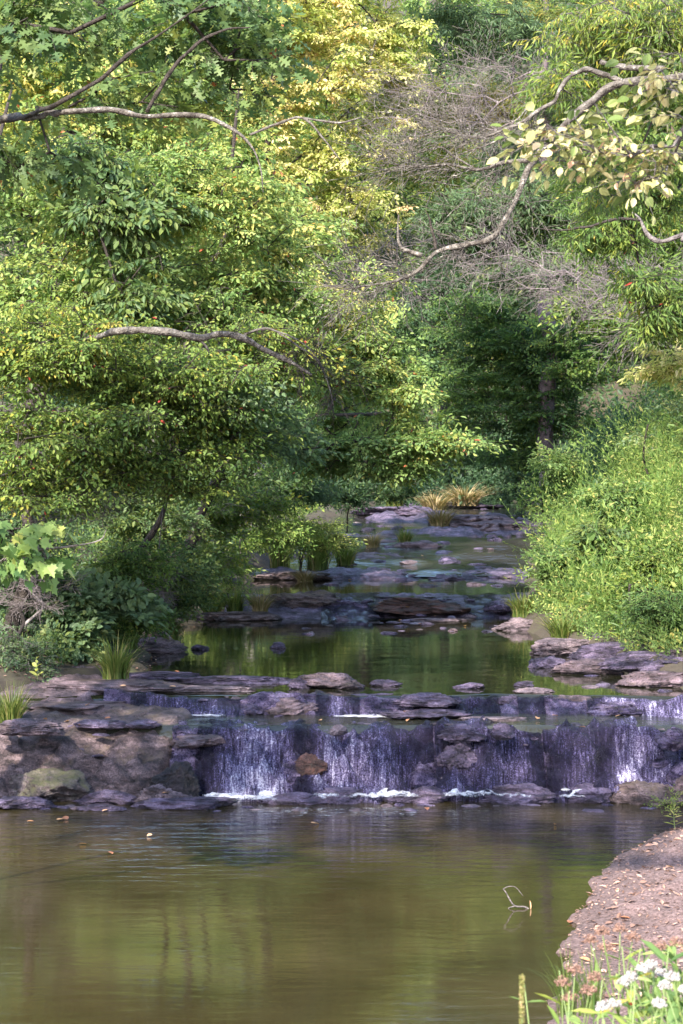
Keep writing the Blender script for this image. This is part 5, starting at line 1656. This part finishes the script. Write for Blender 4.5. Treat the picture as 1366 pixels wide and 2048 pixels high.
def pos_left(y0, y1, s0, s1):
    def f(g):
        y = g.uniform(y0, y1)
        return np.interp(y, YL, XL_) - g.uniform(s0, s1), y
    return f


scatter('weeds', 'pale green tangle of tall weeds covering the right bank', 2600, pos_right(35.5, 72, 0.9, 8.5, 1.3), 'fine', 'leaf_weed', 1.0, 0.095, 61, 0.45, 0.9, jit=0.45, lean=(-0.25, -0.15), n_=10, sub=5, subn=6)
scatter('weeds', 'fine leaved yellow-green weeds mixed through the right bank', 1100, pos_right(35.5, 72, 0.6, 8.5, 1.3), 'fine', 'leaf_weed', 1.35, 0.065, 62, 0.62, 0.9, jit=0.35, lean=(-0.2, -0.1), n_=12, sub=6, subn=6)
scatter('weeds', 'low green plants edging the foot of the right bank', 700, pos_right(35.5, 66, 0.35, 1.6), 'oval', 'leaf_bright', 0.4, 0.07, 63, 0.5)
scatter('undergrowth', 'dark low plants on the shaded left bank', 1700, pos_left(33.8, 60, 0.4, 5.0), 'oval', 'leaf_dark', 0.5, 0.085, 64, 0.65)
scatter('undergrowth', 'green leafy plants under the left bank trees', 700, pos_left(46, 92, 0.3, 5.0), 'oval', 'leaf_green', 0.6, 0.11, 65, 0.55)


scatter('weeds', 'rank tall green growth along the crest of the right bank', 420, pos_right(36, 72, 5.0, 11.0, 1.2), 'fine', 'leaf_green', 2.2, 0.12, 67, 0.75, 0.3, jit=0.3, n_=10, sub=6, subn=6)
scatter('weeds', 'patches of broad pale leaves climbing over the right bank weeds', 260, pos_right(36, 66, 1.2, 7.5, 1.3), 'broad', 'leaf_bright', 0.75, 0.12, 68, 0.35, 0.8, jit=0.5)
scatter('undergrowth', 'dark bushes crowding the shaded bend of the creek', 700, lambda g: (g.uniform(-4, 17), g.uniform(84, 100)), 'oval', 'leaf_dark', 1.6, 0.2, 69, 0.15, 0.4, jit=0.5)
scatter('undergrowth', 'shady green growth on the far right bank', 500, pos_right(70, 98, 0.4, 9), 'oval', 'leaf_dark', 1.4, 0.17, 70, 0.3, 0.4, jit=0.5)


def pos_wood(g):
    y = g.uniform(96, 190)
    return g.uniform(-0.22 * y + 2, 0.24 * y + 3), y


scatter('undergrowth', 'shaded green undergrowth on the wooded hillside', 3600, pos_wood, 'oval', 'leaf_dark', 1.7, 0.3, 66, 0.6, jit=0.6)

def pos_corner(g):
    y = g.uniform(8.3, 10.6)
    return X_(g.uniform(1120, 1480), y), y


scatter('weeds', 'low tangle of green leaves filling the bottom right corner', 120, pos_corner, 'oval', 'leaf_bright', 0.56, 0.07, 77, 0.3, 0.3, jit=0.35, n_=9, sub=4, subn=4)
scatter('weeds', 'darker pointed leaves in the bottom right corner', 50, pos_corner, 'slim', 'leaf_green', 0.6, 0.13, 78, 0.5, 0.3, jit=0.35)

scatter('undergrowth', 'dark bushes at the foot of the wooded hillside', 900, lambda g: (g.uniform(-14, 26), g.uniform(97, 122)), 'oval', 'leaf_dark', 1.9, 0.24, 79, 0.5, 0.3, jit=0.5)

# litter on the gravel beach and the left rock shelf


def litter(name, label, n, pos, s0, s1, seed, mat, leaf='oval'):
    g = np.random.default_rng(seed)
    V0, F0 = LEAF[leaf]
    O = np.array([pos(g) for _ in range(n)])
    z = np.array([surf(a, b_) for a, b_ in O])
    D = np.stack([g.normal(0, 1, n), g.normal(0, 1, n), g.normal(0, 0.25, n)], 1)
    U = np.stack([g.normal(0, 0.3, n), g.normal(0, 0.3, n), np.ones(n)], 1)
    Rm = frames(D, U)
    S = g.uniform(s0, s1, n)
    W = np.einsum('sij,vj->svi', Rm, V0 - [0.5, 0, 0]) * S[:, None, None] + np.concatenate([O, z[:, None] + 0.015], 1)[:, None]
    b_ = (np.arange(n) * len(V0))[:, None]
    faces = [(b_[:, :, None] + f[None]).reshape(-1, f.shape[1]) for f in F0]
    tn = g.random(n)
    o = obj(name, mesh_np(name, W.reshape(-1, 3), faces, M[mat], {'tint': np.concatenate([np.repeat(tn, len(f)) for f in F0])}))
    return tag(o, label, 'leaf litter', None, 'stuff')


def pos_beach(g):
    while True:
        y = g.uniform(18.5, 28.5)
        x = np.interp(y, YK, XR_) - 0.1 + 3.2 * g.random() ** 1.2
        if H(x, y) > 0.015:
            return x, y


litter('leaf_litter', 'brown and pink leaf litter strewn over the gravel beach', 800, pos_beach, 0.04, 0.11, 71, 'litter')
litter('gravel', 'loose gravel and chips of bark on the beach', 3500, pos_beach, 0.015, 0.05, 72, 'litter', 'quad')
litter('leaf_litter', 'dull brown leaves lying on the left bank', 1500, pos_left(33, 50, -0.1, 4), 0.05, 0.11, 73, 'litter')

# single fallen leaves that show on the rocks and the water
V0, F0 = LEAF['broad']
fl_mesh = []
for k in range(4):
    fl_mesh.append(mesh_np('fallen_leaf', V0 - [0.5, 0, 0], F0, M['dead_leaf'], {'tint': np.full(2, 0.3 + 0.22 * k)}))


def leaf_at(px, py, z, label, size=0.09, k=None, group=None):
    p = on(px, py, z)
    zz = surf(p[0], p[1])
    o = obj('fallen_leaf', fl_mesh[rnd.randrange(4) if k is None else k])
    o.location = (p[0], p[1], zz + 0.02)
    o.scale = (size, size, size)
    o.rotation_euler = (rnd.uniform(-0.35, 0.35), rnd.uniform(-0.35, 0.35), rnd.uniform(0, 6))
    tag(o, label, 'leaf', group)


leaf_at(299, 1673, 0.0, 'yellow leaf floating alone on the dark lower pool', 0.085, 3)
leaf_at(1110, 1651, 0.0, 'tan leaf floating near the right shore of the lower pool', 0.07, 2)
for lab, grp, z, pts in [
        ('orange-brown fallen leaf on the left rock shelf', 'fallen leaves on the left shelf', 1.15, [(133, 1414), (160, 1420), (246, 1380), (300, 1362), (262, 1436), (90, 1425), (60, 1470), (355, 1340), (345, 1378), (175, 1400), (215, 1408), (130, 1465)]),
        ('fallen leaf on the moss of the broad slab by the fall', 'fallen leaves on the mossy slab', 0.9, [(120, 1505), (210, 1490), (330, 1480), (165, 1545), (220, 1560)]),
        ('tan fallen leaf caught along the low ledge', 'fallen leaves on the low ledge', 1.15, [(810, 1402), (815, 1408), (1236, 1400), (640, 1408), (1075, 1404), (1165, 1420)]),
        ('small pale leaf stuck to the wet face of the fall', 'leaves stuck on the fall', 0.4, [(854, 1561), (700, 1534), (1110, 1500), (630, 1588)]),
        ('fallen leaf on the purple-brown rock step', 'fallen leaves on the rock step', 1.5, [(800, 1205), (815, 1200), (840, 1212), (760, 1196), (870, 1202), (930, 1215)]),
        ('rusty leaf lying on the rocks of the rapids', 'fallen leaves on the rapids', 1.95, [(735, 1095), (760, 1088), (845, 1100), (700, 1120), (905, 1118), (680, 1040), (720, 1035), (790, 1022), (1000, 1060)]),
        ('pink-brown leaf on the gravel beach', 'large leaves on the beach', 0.4, [(1140, 1770), (1190, 1788), (1170, 1845), (1250, 1780), (1300, 1740), (1340, 1700), (1230, 1825), (1180, 1730), (1290, 1695)])]:
    for px, py in pts:
        leaf_at(px, py, z, lab, rnd.uniform(0.08, 0.13), None, grp)

# twig standing in the lower pool, with its pink leaf
tp = on(1055, 1817, 0)
TY = tp[1]
root = thing('twig', (tp[0], TY, -0.02), 'forked pale twig with one pink leaf standing in the lower pool', 'twig')
parts = []
for pts, rr in [([(1062, 1822), (1050, 1814), (1030, 1812), (1020, 1800), (1012, 1785), (1006, 1778)], [0.012, 0.011, 0.01, 0.009, 0.007, 0.005]),
                ([(1030, 1812), (1018, 1816), (1014, 1822)], [0.008, 0.006, 0.005]), ([(1006, 1778), (1018, 1773), (1032, 1775), (1046, 1792)], [0.005, 0.005, 0.004, 0.003])]:
    parts.append(tube([at(x, y, TY) - tp + np.array([0, 0, 0.02]) for x, y in pts], rr, 6, 4, 0.1))
vv, ff = join(parts)
obj('stem', mesh_np('stem', vv, ff, M['bark_grey'], smooth=True), root)
lf = obj('leaf', mesh_np('leaf', (V0 * 0.11)[:, [2, 1, 0]] + [0.03, 0, 0.0], F0, M['dead_leaf'], {'tint': np.full(2, 0.97)}), root)

# ------------------------------------------------------------------ single plants


def stem_plant(name, label, x, y, h, leaf, mat, fl, seed, tint, pairs=9, head=None, head_mat=None, head_at=(), group=None, z=None, leaf_hang=25, spread=60, top_leaves=True):
    """an upright herb: stem > leaves along it, flower heads at its tips"""
    g = np.random.default_rng(seed)
    zb = float(H(x, y)) if z is None else z
    base = np.array([x, y, zb - 0.02])
    root = thing(name, base, label, 'plant', group)
    tip = np.array([g.normal(0, 0.05) * h, g.normal(0, 0.05) * h, h])
    mid = tip * 0.5 + g.normal(0, 0.03 * h, 3)
    parts = [tube([np.zeros(3), mid, tip], [0.006, 0.005, 0.003], 5, 4, 0.05)]
    heads = []
    for hx in head_at:
        hx = np.array(hx, float)
        k = 0.72
        st = tip * k
        parts.append(tube([st, (st + hx) / 2 + [0, 0, -0.02], hx], [0.004, 0.0032, 0.0025], 5, 3, 0.05))
        heads.append(hx)
    vv, ff = join(parts)
    obj('stem', mesh_np('stem', vv, ff, M['stalk'], smooth=True), root)
    LV, LF = LEAF[leaf]
    W, TI = [], []
    for k in range(pairs * 2):
        u = 0.15 + 0.85 * (k // 2 + 0.5) / pairs
        p = mid * (2 * u) if u < 0.5 else mid + (tip - mid) * (2 * u - 1)
        a = k // 2 * 1.57 + (PI if k % 2 else 0) + g.normal(0, 0.3)
        s = fl * (1.15 - 0.6 * u) * g.uniform(0.8, 1.2)
        Rm = rot_axis((0, 0, 1), a) @ rot_axis((0, 1, 0), R(-spread + 90 - 60 + leaf_hang * g.normal(0.4, 0.6))) @ rot_axis((1, 0, 0), R(g.normal(0, 18)))
        W.append((LV * s) @ Rm.T + p)
        TI.append(np.clip(tint + g.normal(0, 0.13), 0, 1))
    W = np.array(W)
    n = len(W)
    b_ = (np.arange(n) * len(LV))[:, None]
    faces = [(b_[:, :, None] + f[None]).reshape(-1, f.shape[1]) for f in LF]
    obj('foliage', mesh_np('foliage', W.reshape(-1, 3), faces, M[mat], {'tint': np.concatenate([np.repeat(TI, len(f)) for f in LF])}), root)
    iv, if_ = ICO[1]
    for hx in heads:
        if head in ('puff', 'seed'):
            m_ = 110 if head == 'puff' else 150
            rad = 0.03 if head == 'puff' else 0.042
            c = g.normal(0, 1, (m_, 3))
            c /= np.linalg.norm(c, axis=1)[:, None]
            c[:, 2] = np.abs(c[:, 2]) * 1.0
            c *= rad * g.uniform(0.35, 1.0, (m_, 1))
            sz = g.uniform(0.003, 0.006, m_) if head == 'puff' else g.uniform(0.002, 0.0045, m_)
            jit = 1 + 0.35 * g.normal(0, 1, (m_, len(iv), 1))
            HV = iv[None] * jit * sz[:, None, None] + c[:, None] + hx
            HF = (np.arange(m_) * len(iv))[:, None, None] + if_[None]
            obj('blossom', mesh_np('blossom', HV.reshape(-1, 3), [HF.reshape(-1, 3)], M[head_mat], {'tint': np.repeat(g.random(m_), len(if_))}, smooth=True), root)
        elif head == 'plume':
            O = np.repeat(hx[None], 9, 0) - np.array([0, 0, 1]) * g.random((9, 1)) * 0.22
            D = g.normal(0, 0.6, (9, 3)) + np.array([0, 0, 0.7])
            V, fc, tn, A, B = place_sprays([spray('fine', 0.13, 5, 9, 2, ang=40, subn=5)], 'fine', O, D, g.normal(0, 1, (9, 3)), np.full(9, 0.24), g, 0.6)
            obj('blossom', mesh_np('blossom', V, fc, M[head_mat], {'tint': tn}), root)
    return root


m, t, b, out = newmat('stalk')
b.inputs['Base Color'].default_value = (0.12, 0.17, 0.05, 1)
b.inputs['Roughness'].default_value = 0.6
M['stalk'] = m

# tall flowering weeds along the crest of the right bank (copied)
gold = stem_plant('goldenrod', 'x', 0, 45, 1.5, 'slim', 'leaf_weed', 0.16, 81, 0.5, 12, 'plume', 'grass', [(0.1, 0, 1.45), (-0.12, 0.05, 1.38), (0.02, -0.1, 1.6)], z=0.02)
white_weed = stem_plant('white_aster', 'x', 2, 45, 1.3, 'fine', 'leaf_weed', 0.13, 82, 0.5, 12, 'puff', 'white_petal', [(0.12, 0, 1.2), (-0.1, 0.05, 1.28), (0.02, -0.1, 1.33)], z=0.02)
glab = 'tall weed with feathery yellowish plumes on the crest of the right bank'
wlab = 'tall weed with a few whitish flower heads among the right bank weeds'
gg = np.random.default_rng(5)
for k in range(34):
    src, lab, grp = (gold, glab, 'plumed weeds on the right bank') if k % 4 else (white_weed, wlab, 'white flowered weeds on the right bank')
    o = src if k == 1 or k == 0 else copy_tree(src)
    y = gg.uniform(38, 60)
    x = np.interp(y, YK, XR_) + gg.uniform(2.5, 6.5)
    o.location = (x, y, H(x, y))
    o.rotation_euler.z = gg.uniform(0, 6)
    s = gg.uniform(0.8, 1.25)
    o.scale = (s, s, s)
    o['label'] = lab
    o['group'] = grp

for nm, lab, px, py, d, h, leaf, mat, fl, tn, pr in [
        ('pokeweed', 'leafy bright green plant leaning out from the corner of the right bank', 1090, 1150, 47, 1.1, 'oval', 'leaf_bright', 0.2, 0.55, 10),
        ('pokeweed', 'broad leaved plant in the middle of the right bank weeds', 1200, 1010, 46, 1.2, 'broad', 'leaf_bright', 0.24, 0.35, 9),
        ('nettle', 'dark green bushy plant at the right edge of the weedy bank', 1350, 1110, 40, 1.2, 'oval', 'leaf_green', 0.2, 0.5, 12),
        ('fern', 'lacy fern drooping over the grey rocks of the right bank', 1240, 1290, 38, 0.7, 'slim', 'leaf_green', 0.3, 0.55, 12),
        ('fern', 'bright green fern at the right edge above the flat rock', 1335, 1285, 37, 0.8, 'slim', 'leaf_bright', 0.34, 0.25, 14),
        ('ragweed', 'lone small leafy plant rising from the tan slab in the rapids', 706, 1090, 61, 1.0, 'oval', 'leaf_bright', 0.16, 0.5, 7),
        ('ragweed', 'single bright seedling standing on the mossy islet', 495, 1215, 47.2, 0.75, 'oval', 'leaf_bright', 0.16, 0.55, 7),
        ('ragweed', 'small yellow-green seedling at the foot of the grey-green shrub', 75, 1370, 33.6, 0.4, 'broad', 'leaf_bright', 0.12, 0.75, 5)]:
    p = at(px, py, d)
    stem_plant(nm, lab, p[0], d, h, leaf, mat, fl, int(px + py), tn, pr, z=surf(p[0], d))

# yellow plant at the right edge of the beach
p = at(1350, 1668, 27.2)
stem_plant('goldenrod', 'yellowish feathery weed at the right edge where the beach meets the rocks', p[0], 27.2, 0.42, 'slim', 'leaf_weed', 0.14, 91, 0.9, 8, 'plume', 'leaf_weed', [(-0.16, 0, 0.34), (-0.05, 0, 0.42)], z=surf(p[0], 27.2))

# foreground corner


def head_rel(px, py, d, base):
    return at(px, py, d) - base


def corner(name, label, px, d, hpx, heads, head, hm, leaf, mat, fl, tn, pairs, seed, hang=25):
    x = X_(px, d)
    zb = float(H(x, d))
    base = np.array([x, d, zb - 0.02])
    h = at(px, hpx, d)[2] - zb
    return stem_plant(name, label, x, d, h, leaf, mat, fl, seed, tn, pairs, head, hm, [head_rel(a, b_, d + rnd.uniform(-0.15, 0.15), base) for a, b_ in heads], leaf_hang=hang)


corner('boneset', 'white fluffy flower heads in the bottom right corner, the biggest cluster', 1310, 8.6, 1960, [(1262, 1958), (1285, 1942), (1302, 1934), (1248, 1968), (1322, 1950)], 'puff', 'white_petal', 'slim', 'leaf_bright', 0.2, 0.45, 7, 201)
corner('boneset', 'white flowers at the right edge of the bottom corner', 1362, 8.2, 1965, [(1345, 1958), (1372, 1985), (1330, 1975)], 'puff', 'white_petal', 'slim', 'leaf_bright', 0.2, 0.4, 7, 202)
corner('boneset', 'lower pair of white flower heads near the bottom of the picture', 1235, 8.0, 2025, [(1205, 2018), (1228, 2012), (1318, 2012)], 'puff', 'white_petal', 'slim', 'leaf_bright', 0.2, 0.5, 6, 203)
corner('ironweed', 'brown dried flower heads above the grass at the edge of the beach', 1225, 10.2, 1885, [(1205, 1868), (1240, 1862), (1180, 1885), (1265, 1880), (1212, 1900)], 'seed', 'seed_head', 'slim', 'leaf_green', 0.22, 0.7, 7, 204)
corner('ironweed', 'pinkish dried flower heads left of the white flowers', 1155, 9.4, 1960, [(1150, 1945), (1125, 1970), (1178, 1985), (1140, 2000), (1190, 1960)], 'seed', 'seed_head', 'slim', 'leaf_green', 0.22, 0.7, 7, 205)
corner('ironweed', 'tall dried flower heads at the right edge above the white flowers', 1345, 10.0, 1900, [(1320, 1898), (1352, 1890), (1375, 1905)], 'seed', 'seed_head', 'slim', 'leaf_bright', 0.3, 0.45, 8, 206)
corner('milkweed', 'plant with long green pointed leaves at the lower left of the corner', 1095, 8.8, 1945, [], None, None, 'slim', 'leaf_bright', 0.2, 0.4, 12, 207)
corner('milkweed', 'plant with broad dark leaves between the white and the pinkish flowers', 1215, 8.9, 1925, [], None, None, 'fine', 'leaf_green', 0.2, 0.7, 9, 208)
corner('milkweed', 'plant with large sunlit leaves at the right edge of the corner', 1350, 9.2, 1885, [], None, None, 'fine', 'leaf_bright', 0.26, 0.4, 9, 209)

for px, d, hp, lf, mt, fl, tn, lab in [
        (1120, 9.6, 1945, 'slim', 'leaf_bright', 0.19, 0.35, 'low leafy green plant at the water side of the near corner'),
        (1180, 8.4, 1965, 'fine', 'leaf_bright', 0.18, 0.3, 'bushy green plant below the pinkish dried flower heads'),
        (1260, 9.0, 1935, 'fine', 'leaf_green', 0.2, 0.8, 'leafy plant behind the biggest white flower cluster'),
        (1330, 8.7, 1925, 'slim', 'leaf_bright', 0.22, 0.4, 'green plant tangled under the white flowers at the right edge'),
        (1290, 9.8, 1890, 'slim', 'leaf_bright', 0.2, 0.5, 'slender green plant behind the brown dried flower heads')]:
    corner('herb', lab, px, d, hp, [], None, None, lf, mt, fl, tn, 13, int(px + hp))
v, f, tn = blades(60, 11, 0.4, 1.0, 0.7, 0.009)
gm = mesh_np('grass_clump', v, [f], M['grass'], {'tint': np.clip(tn * 0.7, 0.05, 0.55)})
for px, d, s, lab in [(1140, 11.0, 0.36, 'bright green grass blades leaning out over the pool from the corner'), (1190, 10.8, 0.36, 'grass blades between the dried flower heads and the pool'), (1300, 11.2, 0.34, 'grass blades behind the white flowers in the corner')]:
    o = obj('grass_clump', gm)
    x = X_(px, d)
    o.location = (x, d, float(at(px, 2030, d)[2]))
    o.scale = (s, s, s)
    o.rotation_euler.z = px
    tag(o, lab, 'grass', 'grass clumps in the near corner')

sp = X_(1047, 8.2)
zb = float(H(sp, 8.2))
base = np.array([sp, 8.2, zb])
root = thing('plantain', base, 'single yellowish flower spike rising at the bottom edge left of the corner plants', 'plant')
tz = at(1047, 1950, 8.2)[2] - zb
tv, tq, tt = tube([(0, 0, 0), (0.005, 0, tz * 0.6), (0, 0, tz - 0.1)], [0.004, 0.003, 0.003], 6, 4, 0.05)
obj('stem', mesh_np('stem', tv, [tq, tt], M['stalk'], smooth=True), root)
iv, if_ = ICO[1]
g = np.random.default_rng(3)
u = g.random(260)
c = np.stack([0.008 * np.cos(u * 900), 0.008 * np.sin(u * 900), tz - 0.2 + 0.2 * u], 1)
HV = iv[None] * g.uniform(0.003, 0.006, (260, 1, 1)) + c[:, None]
HF = (np.arange(260) * len(iv))[:, None, None] + if_[None]
obj('flower_spike', mesh_np('flower_spike', HV.reshape(-1, 3), [HF.reshape(-1, 3)], M['grass'], {'tint': np.repeat(g.uniform(0.7, 1, 260), len(if_))}, smooth=True), root)
